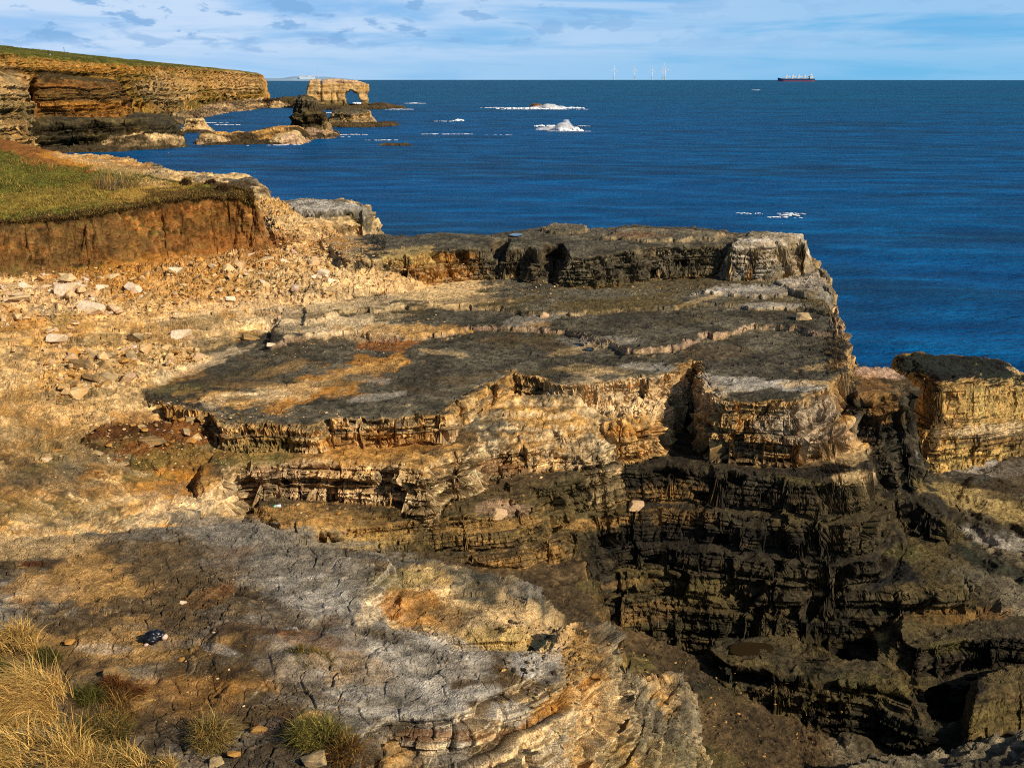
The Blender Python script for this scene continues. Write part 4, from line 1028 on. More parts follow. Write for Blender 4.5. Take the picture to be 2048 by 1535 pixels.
# ---- cargo ship
NAVY, RED = plain_mat('navy_hull_paint', (.016, .05, .14), .5), plain_mat('red_boot_paint', (.40, .075, .085), .6)
WHT, BUFF = plain_mat('white_ship_paint', (.82, .82, .8), .5), plain_mat('buff_hatch_paint', (.55, .42, .36), .6)
BLKM = plain_mat('black_funnel_paint', (.02, .02, .025), .5)
sx_, sy_ = at_dist(1593, 7400)
ship = empty('cargo_ship', (sx_, sy_, sea_z(sx_, sy_)), 'navy and red bulk carrier with four white cranes on the horizon', 'ship', rz=-math.atan2(sx_, sy_))


def hull(z0, z1, over0, over1, sheer0, sheer1, hw):
    bm = bmesh.new(); rows = []
    for zz, ov, sh in ((z0, over0, sheer0), (z1, over1, sheer1)):
        L_, R_ = [], []
        for i in range(25):
            t = i / 24; x = -112 - ov + t * (224 + ov)
            w = hw * min(1, (t * 6.5) ** .6 if t < .16 else 1) * (1 if t < .9 else 1 - (t - .9) * 2.5)
            z = zz + sh * max(0, (1 - t / .14)) ** 1 * (1 if sh else 0)
            L_.append(bm.verts.new((x, -max(w, .3), z))); R_.append(bm.verts.new((x, max(w, .3), z)))
        rows.append((L_, R_))
    (a, b), (c, d) = rows
    for i in range(24):
        bm.faces.new((a[i], a[i + 1], c[i + 1], c[i])); bm.faces.new((b[i + 1], b[i], d[i], d[i + 1]))
        bm.faces.new((c[i], c[i + 1], d[i + 1], d[i])); bm.faces.new((a[i + 1], a[i], b[i], b[i + 1]))
    bm.faces.new((a[0], c[0], d[0], b[0])); bm.faces.new((a[24], b[24], d[24], c[24]))
    return bm


bobj('hull', hull(4.6, 16.5, 1.5, 5, 0, 5.5, 15.5), NAVY, ship)
bobj('boot_band', hull(-3, 4.6, -2, 1.5, 0, 0, 15.4), RED, ship)
bm = bmesh.new(); box(bm, 82, 101, -14.5, 14.5, 16.5, 28); box(bm, 84, 99, -12, 12, 28, 34); box(bm, 84, 96, -15.5, 15.5, 34, 38.5); box(bm, 86, 92, -5, 5, 38.5, 42)
dk = bobj('deckhouse', bm, WHT, ship)
bm = bmesh.new(); tube(bm, [(89, 0, 42), (89, 0, 52)], .9); bobj('mast', bm, WHT, dk)
bm = bmesh.new(); box(bm, 77, 81, -4, 4, 16.5, 33, .4); bobj('funnel', bm, BLKM, ship)
for k in range(4):
    cx = -62 + k * 37
    bm = bmesh.new(); tube(bm, [(cx, 0, 16), (cx, 0, 30), (cx, 0, 42)], [3.6, 3.4, 3.0], 10); box(bm, cx - 3, cx + 3, -3, 3, 28, 36)
    cr = bobj('crane', bm, WHT, ship)
    if k < 3 or True:
        bm = bmesh.new(); tube(bm, [(cx + 2, 2, 30), (cx + 31, 2, 27)], [2.6, 2.2], 6); bobj('jib', bm, WHT, cr)
for k in range(5):
    bm = bmesh.new(); x = -92 + k * 37; box(bm, x, x + 22, -10, 10, 16.5, 20.5, .6); bobj('hatch_cover', bm, BUFF, ship)

# ---- offshore wind turbines
TURB = plain_mat('turbine_white', (.74, .76, .8), .45, .03)
DARKT = plain_mat('turbine_base_paint', (.7, .62, .25), .5)


def blade_bm(L, c0):
    bm = bmesh.new(); sec = []
    for t in (0, .08, .2, .5, .8, 1):
        c = c0 * (.45 if t == 0 else 1.0 if t < .3 else 1.05 - .8 * (t - .2)); th = c * .3
        sec.append([bm.verts.new((sx * c / 2, sy * th / 2, t * L)) for sx, sy in ((-1, 0), (0, -1), (1, 0), (0, 1))])
    for a, b in zip(sec, sec[1:]):
        for k in range(4): bm.faces.new((a[k], a[(k + 1) % 4], b[(k + 1) % 4], b[k]))
    bm.faces.new(sec[0][::-1]); bm.faces.new(sec[-1]); return bm


def turbine(u, d, hub, L, rot, label):
    x, y = at_dist(u, d)
    t = empty('wind_turbine', (x, y, sea_z(x, y)), label, 'wind turbine', 'wind turbines standing in the sea on the horizon', rz=-math.atan2(x, y))
    bm = bmesh.new(); tube(bm, [(0, 0, -2), (0, 0, 16)], 5, 12); bobj('foundation', bm, DARKT, t)
    bm = bmesh.new(); tube(bm, [(0, 0, 16), (0, 0, hub * .5), (0, 0, hub)], [4.2, 3.6, 2.8], 12); bobj('tower', bm, TURB, t, True)
    bm = bmesh.new(); box(bm, -4, 4, -7, 10, hub - 3.5, hub + 4); bobj('nacelle', bm, TURB, t)
    bm = bmesh.new(); tube(bm, [(0, -7, hub), (0, -10, hub), (0, -12, hub)], [4, 3.4, 1], 10); hb = bobj('hub', bm, TURB, t)
    for k in range(3):
        b = bobj('blade', blade_bm(L, 6.0), TURB, t); b.location = (0, -9.5, hub); b.rotation_euler = (0, rot + k * 2 * math.pi / 3, 0)


turbine(1228, 13200, 118, 46, math.radians(4), 'white wind turbine standing farthest left of the five')
turbine(1269, 13300, 112, 46, math.radians(-6), 'white wind turbine second from the left of the five')
turbine(1304, 13200, 112, 48, math.radians(8), 'white wind turbine third from the left, alone between two neighbours')
turbine(1325, 13500, 114, 44, math.radians(-2), 'shorter white wind turbine close on the left of the tallest one')
turbine(1330, 12800, 118, 76, math.radians(-14), 'tallest white wind turbine with its long blade leaning to the left')

# ---- far coast with houses
FARG = plain_mat('far_coast_hazed', (.24, .36, .48), .9, .1, .01)  # land paled to blue: distance haze put into the colour
FARW = plain_mat('far_house_wall', (.46, .56, .66), .8, .05); FARR = plain_mat('far_house_roof', (.32, .40, .50), .8, .05)  # walls and roofs tinted blue with the same painted haze
fx = np.linspace(-.01, 1, 60); us = 500 + fx * 215
v_, q_ = [], []
hh_ = 26 * np.clip(np.sin(np.clip(fx, 0, 1) * math.pi), 0, 1) ** .5 * (.7 + .5 * vn2(fx * 7, fx * 0)) + 2
for i, u in enumerate(us):
    for d, hz in ((8800, -4), (8850, hh_[i] * .55), (9000, hh_[i]), (9500, hh_[i] * .9), (9700, -4)):
        x, y = at_dist(u, d); v_.append((x, y, sea_z(x, y) + hz))
for i in range(59):
    for k in range(4): q_.append((i * 5 + k, (i + 1) * 5 + k, (i + 1) * 5 + k + 1, i * 5 + k + 1))
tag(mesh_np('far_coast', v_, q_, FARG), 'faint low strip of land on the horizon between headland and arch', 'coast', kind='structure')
for i, (u, w, h, rf, lb) in enumerate(((603, 30, 22, 1, 'tiny pale gabled house on the far coast, left of the four'), (611, 48, 16, 1, 'tiny wide pale building on the far coast between two taller ones'),
                                       (619, 30, 30, 0, 'tiny tall flat roofed pale block on the far coast'), (626, 34, 18, 1, 'tiny pale gabled house on the far coast nearest the arch'))):
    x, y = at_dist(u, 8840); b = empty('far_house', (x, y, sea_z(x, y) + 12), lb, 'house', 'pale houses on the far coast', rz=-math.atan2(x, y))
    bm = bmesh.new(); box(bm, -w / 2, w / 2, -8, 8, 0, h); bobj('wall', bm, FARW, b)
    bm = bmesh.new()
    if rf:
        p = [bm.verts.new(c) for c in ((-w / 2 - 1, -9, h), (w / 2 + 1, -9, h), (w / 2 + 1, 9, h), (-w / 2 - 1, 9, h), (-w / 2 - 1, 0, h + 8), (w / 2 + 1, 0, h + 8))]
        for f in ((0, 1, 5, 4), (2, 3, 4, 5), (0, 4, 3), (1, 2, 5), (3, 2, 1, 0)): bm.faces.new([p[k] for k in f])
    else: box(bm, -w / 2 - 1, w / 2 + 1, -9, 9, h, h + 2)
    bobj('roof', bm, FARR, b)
x, y = at_dist(637, 8900); bm = bmesh.new()
tube(bm, [(0, 0, 0), (0, 0, 60), (0, 0, 100)], [2.6, 1.8, .6], 6)
for zz in (35, 62, 82): tube(bm, [(-4, 0, zz), (4, 0, zz)], .6, 5)
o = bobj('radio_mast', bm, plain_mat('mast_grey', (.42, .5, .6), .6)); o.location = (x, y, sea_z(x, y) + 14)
tag(o, 'thin grey mast rising from the far coast above the arch', 'mast')

# ---- walkers and a post on the headland
SKIN, HAIR = (.5, .3, .2), (.03, .02, .015)


def person(u, v, coat, legs, label, h=1.75, rz=0., stride=.18):
    s = SURFH.at(u, v); p = s[0]
    me = bpy.data.meshes.new('person'); bm = bmesh.new()
    J = dict(pelvis=(0, 0, .93), chest=(0, -.02, 1.28), neck=(0, -.01, 1.47), head=(0, -.04, 1.60), top=(0, -.03, 1.72), sl=(-.19, 0, 1.40), el=(-.27, .05, 1.12), hl=(-.27, -.1, .92), sr=(.19, 0, 1.40), er=(.27, -.02, 1.12), hr=(.28, -.16, .93),
             hipl=(-.10, 0, .90), kl=(-.11, -stride, .50), al=(-.11, -stride * .7, .08), fl=(-.11, -stride * .7 - .17, .04), hipr=(.10, 0, .90), kr=(.11, stride * .3, .48), ar=(.11, stride, .08), fr=(.11, stride - .15, .04))
    Rd = dict(pelvis=.15, chest=.17, neck=.065, head=.105, top=.07, sl=.075, el=.055, hl=.042, sr=.075, er=.055, hr=.042, hipl=.095, kl=.07, al=.05, fl=.045, hipr=.095, kr=.07, ar=.05, fr=.045)
    vs = {k: bm.verts.new(Vector(q) * (h / 1.75)) for k, q in J.items()}
    for a, b in (('pelvis', 'chest'), ('chest', 'neck'), ('neck', 'head'), ('head', 'top'), ('chest', 'sl'), ('sl', 'el'), ('el', 'hl'), ('chest', 'sr'), ('sr', 'er'), ('er', 'hr'), ('pelvis', 'hipl'), ('hipl', 'kl'), ('kl', 'al'), ('al', 'fl'),
                 ('pelvis', 'hipr'), ('hipr', 'kr'), ('kr', 'ar'), ('ar', 'fr')): bm.edges.new((vs[a], vs[b]))
    bm.verts.index_update(); names = list(J)
    bm.to_mesh(me); bm.free(); o = bpy.data.objects.new('person', me); COL.objects.link(o)
    m = o.modifiers.new('skin', 'SKIN'); sv = me.skin_vertices[0].data
    for i, k in enumerate(names): sv[i].radius = (Rd[k], Rd[k]); sv[i].use_root = k == 'pelvis'
    m2 = o.modifiers.new('sub', 'SUBSURF'); m2.levels = m2.render_levels = 1
    e = bpy.data.meshes.new_from_object(o.evaluated_get(bpy.context.evaluated_depsgraph_get()))
    o.modifiers.clear(); o.data = e; e.name = 'person'
    V, _ = np_mesh(e); c = np.ones((len(V), 4), f4)
    z = V[:, 2] / h * 1.75
    hand = (z < 1.0) & (np.abs(V[:, 0]) > .2)
    c[:, :3] = np.where((z > 1.64)[:, None], HAIR, np.where(((z > 1.5) | hand)[:, None], SKIN, np.where((z > .88)[:, None], coat, np.where((z > .1)[:, None], legs, (.02, .02, .02)))))
    a = e.attributes.new('tint', 'FLOAT_COLOR', 'POINT'); a.data.foreach_set('color', c.ravel())
    e.materials.clear(); e.materials.append(rock_mat('walker_cloth', 1.5, .2, .8, .1)); o.location = p - Vector((0, 0, .05)); o.rotation_euler = (0, 0, rz)
    return tag(o, label, 'person')


person(96, 109, (.012, .014, .035), (.012, .014, .03), 'person in dark clothes standing on the grassy headland edge', 1.85, .3)
person(100.6, 111, (.01, .075, .05), (.5, .55, .45), 'person in a green coat beside the taller dark figure on the headland', 1.65, -.4)
s = SURFH.at(129, 116)
bm = bmesh.new(); tube(bm, [(0, 0, -.3), (0, 0, 4.2)], [.13, .11], 6); tube(bm, [(-.05, 0, 4.2), (-.05, 0, 4.35)], [.16, .1], 6)
o = bobj('wooden_post', bm, plain_mat('post_wood', (.05, .08, .08), .8)); o.location = s[0]; tag(o, 'thin dark post standing alone on the grassy headland skyline', 'post')

# ---- loose rocks
SHAPES = []
for k in range(12):
    bm = bmesh.new(); r = random.Random(40 + k)
    fx_, fy_, fz_ = r.uniform(.85, 1.2), r.uniform(.55, .85), r.uniform(.32, .62)
    for i in range(15):
        p = Vector((r.uniform(-1, 1), r.uniform(-1, 1), r.uniform(-1, 1)))
        m_ = max(abs(p.x), abs(p.y), abs(p.z)); p = p / m_ * r.uniform(.85, 1.05)
        bm.verts.new((p.x * fx_ * .5, p.y * fy_ * .5, p.z * fz_ * .5))
    h = bmesh.ops.convex_hull(bm, input=bm.verts[:])
    bmesh.ops.delete(bm, geom=[v for v in bm.verts if not v.link_faces], context='VERTS')
    bmesh.ops.bevel(bm, geom=bm.edges[:], offset=.025, segments=1, affect='EDGES')
    bmesh.ops.triangulate(bm, faces=bm.faces[:])
    bmesh.ops.subdivide_edges(bm, edges=bm.edges[:], cuts=1, use_grid_fill=True)
    for v in bm.verts:
        q = v.co * 5 + Vector((k * 7.3, 0, 0)); n = float(fbm3(np.array([q.x]), np.array([q.y]), np.array([q.z * 2]), 2, 9)[0])
        v.co += v.co.normalized() * n * .035
    bmesh.ops.recalc_face_normals(bm, faces=bm.faces[:])
    me = bpy.data.meshes.new('loose_rock'); bm.to_mesh(me); bm.free()
    V, Nn = np_mesh(me); t = np.clip(.5 + fbm3(V[:, 0] * 4 + k, V[:, 1] * 4, V[:, 2] * 8, 3, 3), 0, 1)[:, None]
    A, B = [('cream', 'pale'), ('pale', 'sand'), ('white', 'pink'), ('sand', 'ochre'), ('pale', 'greyg'), ('cream', 'pink'), ('sand', 'grey'), ('white', 'cream'), ('pale', 'pink'), ('ochre', 'sand'), ('cream', 'sand'), ('grey', 'pale')][k]
    c = np.ones((len(V), 4), f4); c[:, :3] = PAL[A] * (1 - t) + PAL[B] * t
    a = me.attributes.new('tint', 'FLOAT_COLOR', 'POINT'); a.data.foreach_set('color', c.ravel()); me.materials.append(rock_mat('loose_rock_stone', 2.0, .5, .9, .35)) if k == 0 else me.materials.append(SHAPES[0].materials[0])
    SHAPES.append(me)


def rock(u, v, px, label, group=None, k=None, rz=None, sink=.22, tilt=.25, name='loose_rock', flat=1.0):
    s = SURF.at(u, v)
    if s is None: return
    p = s[0]; d = (p - Vector((0, 0, CAMZ))).length; L = px * d / F
    k = random.randrange(12) if k is None else k
    o = bpy.data.objects.new(name, SHAPES[k]); COL.objects.link(o)
    o.scale = (L, L, L * flat); o.location = p + Vector((0, 0, L * .25 * (1 - sink * 2)))
    o.rotation_euler = (random.uniform(-tilt, tilt), random.uniform(-tilt, tilt), random.uniform(0, 6.28) if rz is None else rz)
    return tag(o, label, 'rock', group)


# named singles first
for u, v, px, k, rz, lb in (
        (356, 671, 42, 7, .3, 'large white wedge shaped rock with a dark left side on the cream ledges'), (317, 666, 14, 5, 0, 'grey pebble right beside the large white wedge rock') if False else (384, 676, 16, 8, 0, 'small pale rock touching the right end of the white wedge rock'),
        (103, 662, 20, 5, .2, 'pale square cut block sitting alone high on the left ledges'), (112, 680, 38, 7, .1, 'long flat topped pale rock just below the square cut block'), (270, 694, 18, 2, .9, 'small bright white tilted rock left of the rubble heap'),
        (262, 680, 40, 11, -.4, 'dark grey edged slab leaning beside the bright white tilted rock'), (398, 716, 28, 8, .3, 'pale pink boulder at the right end of the heap above the dark terrace'), (165, 735, 46, 6, -.5, 'long brown slab lying tilted across the rubble heap'),
        (219, 760, 42, 4, .1, 'layered grey block at the foot of the rubble heap'), (262, 757, 34, 8, -.1, 'pale pink block right of the layered grey block'), (160, 776, 26, 7, .1, 'flat white rock below the tilted brown slab'), (155, 792, 40, 10, .2, 'wide cream boulder at the lower left of the rubble heap'),
        (425, 685, 14, 11, 0, 'small dark rock standing on the cream ledge'), (500, 676, 30, 6, .4, 'brown pointed rock at the upper edge of the dark terrace'), (542, 691, 18, 7, .3, 'small white rock at the top corner of the dark terrace'),
        (348, 545, 30, 7, .4, 'squarish white boulder half way along the rubble band'), (135, 585, 50, 7, .2, 'largest rounded white boulder in the rubble under the clay'), (88, 578, 32, 5, .1, 'white boulder left of the largest one under the clay'), (200, 578, 26, 7, .5, 'pale round boulder right of the largest one under the clay'),
        (415, 533, 50, 5, -.1, 'long pale slab on the rubble band below the clay corner'), (530, 523, 36, 0, .1, 'wide cream boulder just under the orange clay corner'), (180, 625, 52, 7, -.1, 'long white ledge block low on the left rubble'), (40, 598, 40, 0, .2, 'cream boulder near the left frame edge under the clay'),
        (516, 1461, 36, 9, .2, 'orange brown stone lying on the slab near the bottom grass tuft'), (140, 1287, 22, 3, .4, 'pinkish orange stone on the near slab left of the black lump'), (362, 1320, 16, 9, .9, 'two toned tan stone below the black lump on the slab'),
        (365, 1206, 14, 7, .2, 'small flat white stone lying on the near slab'), (590, 1447, 10, 9, 0, 'tiny tan stone on the dark soil right of the orange brown one'), (468, 1512, 30, 3, .3, 'tan stone at the bottom edge between two grass tufts'), (430, 1525, 30, 4, .6, 'pale grey rock at the bottom edge in front of the straw tuft'),
        (625, 1530, 56, 11, .2, 'big rounded grey boulder at the bottom edge below the green tuft'), (235, 1350, 44, 6, .2, 'grey flat rock just behind the red brown plant'), (115, 903, 22, 9, .3, 'orange stone on the brown hollow ledge at left'), (93, 921, 24, 5, .5, 'pale grey stone below the orange stone at left'),
        (193, 945, 20, 9, .2, 'round orange brown boulder on the grey ledge at left'), (195, 858, 22, 6, .2, 'tan boulder at the left rim of the brown soil hollow'), (1090, 632, 22, 8, .1, 'lone pale stone lying on the middle of the dark terrace'), (1605, 637, 34, 4, .1, 'pale flat boulder near the seaward edge of the terrace'),
        (1310, 1140, 26, 11, .1, 'dark boulder perched on the tidal ledge') if False else (1000, 1030, 40, 8, .3, 'pale pink angular block on the brown shelf below the cliff'), (1275, 1015, 40, 8, .1, 'pale pink tilted block on the dark cliff left end'), (245, 900, 34, 6, 0, 'grey brown slab lying in the soil hollow') if False else (305, 886, 44, 6, .1, 'long brown slab lying at the lower rim of the soil hollow'),
        (245, 930, 26, 11, .5, 'dark tilted slab leaning on the olive ledge at left')):
    rock(u, v, px, lb, None, k, rz)


def inpoly(u, v, P):
    c = False
    for i in range(len(P)):
        (x1, y1), (x2, y2) = P[i], P[i - 1]
        if (y1 > v) != (y2 > v) and u < (x2 - x1) * (v - y1) / (y2 - y1) + x1: c = not c
    return c


def scatter(P, n, lo, hi, label, group, ks, pw=1.8, **k):
    i = 0; x0, x1 = min(p[0] for p in P), max(p[0] for p in P); y0, y1 = min(p[1] for p in P), max(p[1] for p in P)
    while i < n:
        u, v = random.uniform(x0, x1), random.uniform(y0, y1)
        if not inpoly(u, v, P): continue
        rock(u, v, lo + (hi - lo) * random.random() ** pw, label, group, random.choice(ks), **k); i += 1


scatter([(0, 560), (300, 535), (560, 505), (660, 510), (700, 560), (560, 590), (300, 625), (0, 650)], 95, 12, 34, 'pale broken rock in the stony rubble below the clay bank', 'rocks in the rubble below the clay bank', (0, 1, 2, 5, 7, 8, 10), tilt=.5)
scatter([(70, 700), (200, 690), (330, 690), (415, 705), (400, 722), (290, 745), (240, 775), (120, 800), (90, 760)], 75, 9, 32, 'angular rock in the heap of fallen stones beside the dark terrace', 'rocks in the heap of fallen stones', (1, 3, 4, 6, 8, 10, 9), tilt=.6)
scatter([(200, 840), (330, 830), (420, 845), (440, 890), (300, 900), (180, 910)], 30, 8, 26, 'tan rock lying in the brown soil hollow', 'rocks in the brown soil hollow', (3, 6, 9, 10, 4), tilt=.5)
scatter([(0, 660), (500, 610), (600, 640), (430, 690), (200, 690), (0, 720)], 22, 7, 18, 'small pale rock lying on the cream bedded ledges', 'rocks on the cream bedded ledges', (0, 1, 5, 8, 10))
# countless small fragments: one mass
fv, ft, fc = [], [], []
for P, n, lo, hi in (([(0, 550), (300, 525), (565, 495), (720, 500), (830, 540), (700, 590), (400, 620), (0, 660)], 2600, 3, 9), ([(520, 400), (590, 430), (740, 500), (700, 540), (570, 510)], 700, 3, 9), ([(60, 680), (300, 680), (430, 710), (300, 760), (100, 810)], 700, 3, 9),
                 ([(150, 830), (450, 840), (460, 930), (100, 960)], 400, 3, 9), ([(560, 560), (900, 560), (900, 700), (500, 720)], 200, 3, 8), ([(300, 800), (460, 800), (700, 830), (400, 840)], 150, 3, 9), ([(1230, 760), (1400, 740), (1420, 800), (1250, 840)], 200, 4, 12),
                 ([(1000, 1240), (1200, 1260), (1160, 1420), (1000, 1420)], 260, 4, 16), ([(880, 490), (1000, 560), (1500, 580), (900, 590)], 120, 3, 8), ([(560, 1000), (1100, 940), (1080, 1100), (650, 1080)], 220, 4, 12), ([(1200, 1250), (1400, 1320), (1700, 1420), (1500, 1530), (1300, 1500)], 500, 3, 10),
                 ([(250, 1150), (600, 1130), (700, 1420), (300, 1450)], 90, 3, 9)):
    i = 0; x0, x1 = min(p[0] for p in P), max(p[0] for p in P); y0, y1 = min(p[1] for p in P), max(p[1] for p in P)
    while i < n:
        u, v = random.uniform(x0, x1), random.uniform(y0, y1)
        if not inpoly(u, v, P): continue
        i += 1; s = SURF.at(u, v)
        if s is None: continue
        p = s[0]; L = (lo + (hi - lo) * random.random() ** 2.2) * (p - Vector((0, 0, CAMZ))).length / F
        M_ = Matrix.Rotation(random.uniform(0, 6.3), 3, 'Z') @ Matrix.Rotation(random.uniform(-.5, .5), 3, 'X')
        b0 = len(fv)
        for q in ((1, 0, .1), (.2, .62, 0), (-.9, .3, .1), (-.6, -.5, 0), (.5, -.55, .15), (.3, .1, .5), (-.4, 0, .42)):
            w = M_ @ (Vector(q) * L * .5 * random.uniform(.8, 1.2)); fv.append(p + w + Vector((0, 0, L * .04)))
        ft += [(b0 + a, b0 + b, b0 + c) for a, b, c in ((0, 1, 5), (1, 2, 6), (1, 6, 5), (2, 3, 6), (3, 4, 6), (4, 5, 6), (4, 0, 5))]
        dk_ = 700 < u and v > 960 or u > 1200 and v > 1200
        cc = PAL[random.choice(('brown', 'olive', 'sand', 'brown2') if dk_ else ('cream', 'pale', 'sand', 'pale', 'ochre', 'pink', 'brown'))] * random.uniform(.6, 1.15)
        fc += [cc] * 7
tag(mesh_np('rubble', fv, None, ROCK, np.array(fc), smooth=False, T=ft), 'countless small pale stone chips strewn over ledges and rubble', 'rubble', kind='stuff')

# ---- grasses: every tussock is its own plant
def blade_mat(name):
    m, nt, b = nodes(name); L = nt.links.new
    at = N(nt, 'ShaderNodeAttribute', attribute_name='tint'); tc = N(nt, 'ShaderNodeTexCoord'); n1 = N(nt, 'ShaderNodeTexNoise', i_Scale=14.0, i_Detail=3.0)
    L(tc.outputs['Object'], n1.inputs['Vector']); mr = N(nt, 'ShaderNodeMapRange'); mr.inputs['To Min'].default_value = .7; mr.inputs['To Max'].default_value = 1.3
    L(n1.outputs['Fac'], mr.inputs['Value']); mx = N(nt, 'ShaderNodeVectorMath', operation='SCALE'); L(at.outputs['Color'], mx.inputs[0]); L(mr.outputs[0], mx.inputs['Scale']); L(mx.outputs[0], b.inputs['Base Color'])
    b.inputs['Roughness'].default_value = .7; b.inputs['Specular IOR Level'].default_value = .15
    return m


BLADE = blade_mat('grass_blade')


def blades(base, dirs, Ln, wd, cols, seg=4, droop=.9):
    """base (n,3); dirs (n,3) unit lean; returns V,Q,C"""
    n = len(base); t = np.linspace(0, 1, seg + 1)
    side = np.stack([-dirs[:, 1], dirs[:, 0], np.zeros(n)], 1); ln = np.linalg.norm(side, axis=1, keepdims=True); rnd = rng.normal(size=(n, 3)) * [.6, .6, 0.2]
    side = side / np.maximum(ln, .05) + rnd; side /= np.linalg.norm(side, axis=1, keepdims=True)
    V = np.zeros((n, seg + 1, 2, 3)); C = np.zeros((n, seg + 1, 2, 3))
    p = base.copy(); d = np.stack([dirs[:, 0] * .25, dirs[:, 1] * .25, np.ones(n)], 1); d /= np.linalg.norm(d, axis=1, keepdims=True)
    for k in range(seg + 1):
        w = wd[:, None] * (1 - t[k] ** 2 * .85) * .5
        V[:, k, 0] = p - side * w; V[:, k, 1] = p + side * w
        C[:, k] = cols[:, None, :]
        d = d + dirs * (droop * 1.3 / seg) + np.array([0, 0, -.9 * droop / seg * (k + .5) * .55]); d /= np.linalg.norm(d, axis=1, keepdims=True)
        p = p + d * (Ln / seg)[:, None]
    I = np.arange(n * (seg + 1) * 2).reshape(n, seg + 1, 2)
    Q = np.stack([I[:, :-1, 0], I[:, :-1, 1], I[:, 1:, 1], I[:, 1:, 0]], 2).reshape(-1, 4)
    return V.reshape(-1, 3), Q, C.reshape(-1, 3)


GP = GF['P']; GAZ0, GAZ1 = math.radians(-34), math.radians(35.5)


def ground_z(x, y):
    """height of the built ground under world points"""
    az = np.arctan2(x, y); i = np.clip(((az - GAZ0) / (GAZ1 - GAZ0) * (GP.shape[0] - 1)).round().astype(int), 0, GP.shape[0] - 1)
    R_ = np.hypot(x, y); out = np.zeros(len(x))
    for q in np.unique(i):
        m = i == q; r = np.hypot(GP[q, :, 0], GP[q, :, 1]); out[m] = np.interp(R_[m], np.maximum.accumulate(r), GP[q, :, 2])
    return out


def tussock(name, u, v, rad, n, L, cols, lean, label, cat='grass', wd=.009, spread=.5, droop=.9, mound=.12, ell=1.0):
    s = SURF.at(u, v); c = s[0]
    nc = 26; cr_ = rad * np.sqrt(rng.random(nc)) * .9; ca_ = rng.random(nc) * 6.283; cw = rng.uniform(.5, 1.25, nc)
    ci = rng.integers(0, nc, n)
    ox = (cr_ * np.cos(ca_))[ci] * ell + rng.normal(0, rad * .13, n); oy = (cr_ * np.sin(ca_))[ci] + rng.normal(0, rad * .13, n)
    r = np.minimum(np.hypot(ox / ell, oy), rad * 1.3)
    x, y = c.x + ox, c.y + oy; z = ground_z(x, y) - .03 + mound * (1 - (r / rad) ** 2)
    dr = np.stack([ox / rad * spread + lean[0] + rng.normal(0, .4, n) + (cw[ci] - .9), oy / rad * spread + lean[1] + rng.normal(0, .4, n), np.zeros(n)], 1)
    Ln = L * rng.uniform(.3, 1.25, n) * cw[ci]
    ck = rng.integers(0, len(cols), n); C0 = np.array([PAL[q] for q in cols])[ck] * rng.uniform(.6, 1.35, n)[:, None]
    V, Q, C = blades(np.stack([x, y, z], 1), dr, Ln, wd * rng.uniform(.6, 1.3, n), C0, 4, droop)
    V = V - np.array(c)
    o = mesh_np(name, V, Q, BLADE, C, smooth=False); o.location = c
    return tag(o, label, cat)


STW = ('strawb', 'straw', 'strawb', 'gold', 'sand')
tussock('grass_tussock', 85, 1415, .60, 7000, .52, STW, (-.75, -.55), 'biggest straw coloured tussock, its blades swept down to the left', wd=.009, mound=.32, spread=.35)
tussock('grass_tussock', 20, 1300, .5, 3600, .36, STW + ('olive',), (-.3, -.5), 'straw tussock at the left frame edge above the biggest one', mound=.2)
tussock('grass_tussock', 90, 1545, .6, 5200, .42, STW + ('straw', 'moss'), (-.55, -.3), 'straw tussock at the bottom left corner of the picture', mound=.25, ell=1.5)
tussock('grass_tussock', 270, 1550, .42, 2000, .3, STW + ('moss', 'grass'), (-.3, -.4), 'thin greenish straw tussock at the bottom edge right of the corner one', mound=.12, ell=1.4)
tussock('grass_tussock', 12, 1360, .36, 2200, .34, ('grass', 'moss', 'grassd', 'olive'), (-.4, -.4), 'dark green tussock at the left edge under the swept straw')
tussock('grass_tussock', 178, 1395, .22, 900, .22, ('grass', 'grassd', 'moss'), (.2, -.2), 'small vivid green tuft beside the biggest straw tussock')
tussock('grass_tussock', 95, 1318, .2, 800, .2, ('grass', 'grassd', 'olive'), (.2, -.2), 'small green tuft between the two upper straw tussocks')
tussock('grass_tussock', 205, 1475, .42, 2600, .26, ('straw', 'moss', 'olive', 'grass', 'brown'), (.1, -.3), 'mixed green and straw tussock right of the biggest one', mound=.12)
tussock('dried_plant', 236, 1388, .24, 2600, .20, ('rust', 'clay2', 'rust', 'soil'), (.0, -.1), 'curly red brown dead plant on the near slab', 'plant', .008, .9, 1.4, .16, 1.25)
tussock('dried_plant', 240, 1425, .24, 1100, .3, ('brown', 'straw', 'rust', 'turf'), (.0, -.3), 'tangle of brown stalks hanging below the red brown plant', 'plant', .006, .6, 1.2, .04)
tussock('grass_tussock', 424, 1478, .26, 2200, .36, ('straw', 'moss', 'olive', 'gold'), (.15, -.3), 'yellow green tuft alone at the bottom, left of the orange brown stone', mound=.1)
tussock('grass_tussock', 636, 1478, .34, 3400, .34, ('grass', 'moss', 'moss', 'olive', 'lime'), (.0, -.2), 'bright green tuft at the bottom beside the slab edge', mound=.14)
tussock('grass_tussock', 700, 1512, .28, 1600, .34, ('rust', 'brown', 'straw', 'turf'), (.15, -.4), 'brown dead tuft right of the bright green one at the slab edge')
tussock('grass_tussock', 622, 1310, .24, 800, .14, ('moss', 'olive', 'straw', 'grass'), (.2, -.1), 'sparse low green tuft growing on the brown soil patch', wd=.007, ell=1.6)
tussock('grass_tussock', 455, 1062, .2, 300, .18, ('moss', 'lime', 'olive'), (0, -.2), 'sparse yellow green tuft behind the slab top edge', wd=.008) if False else None
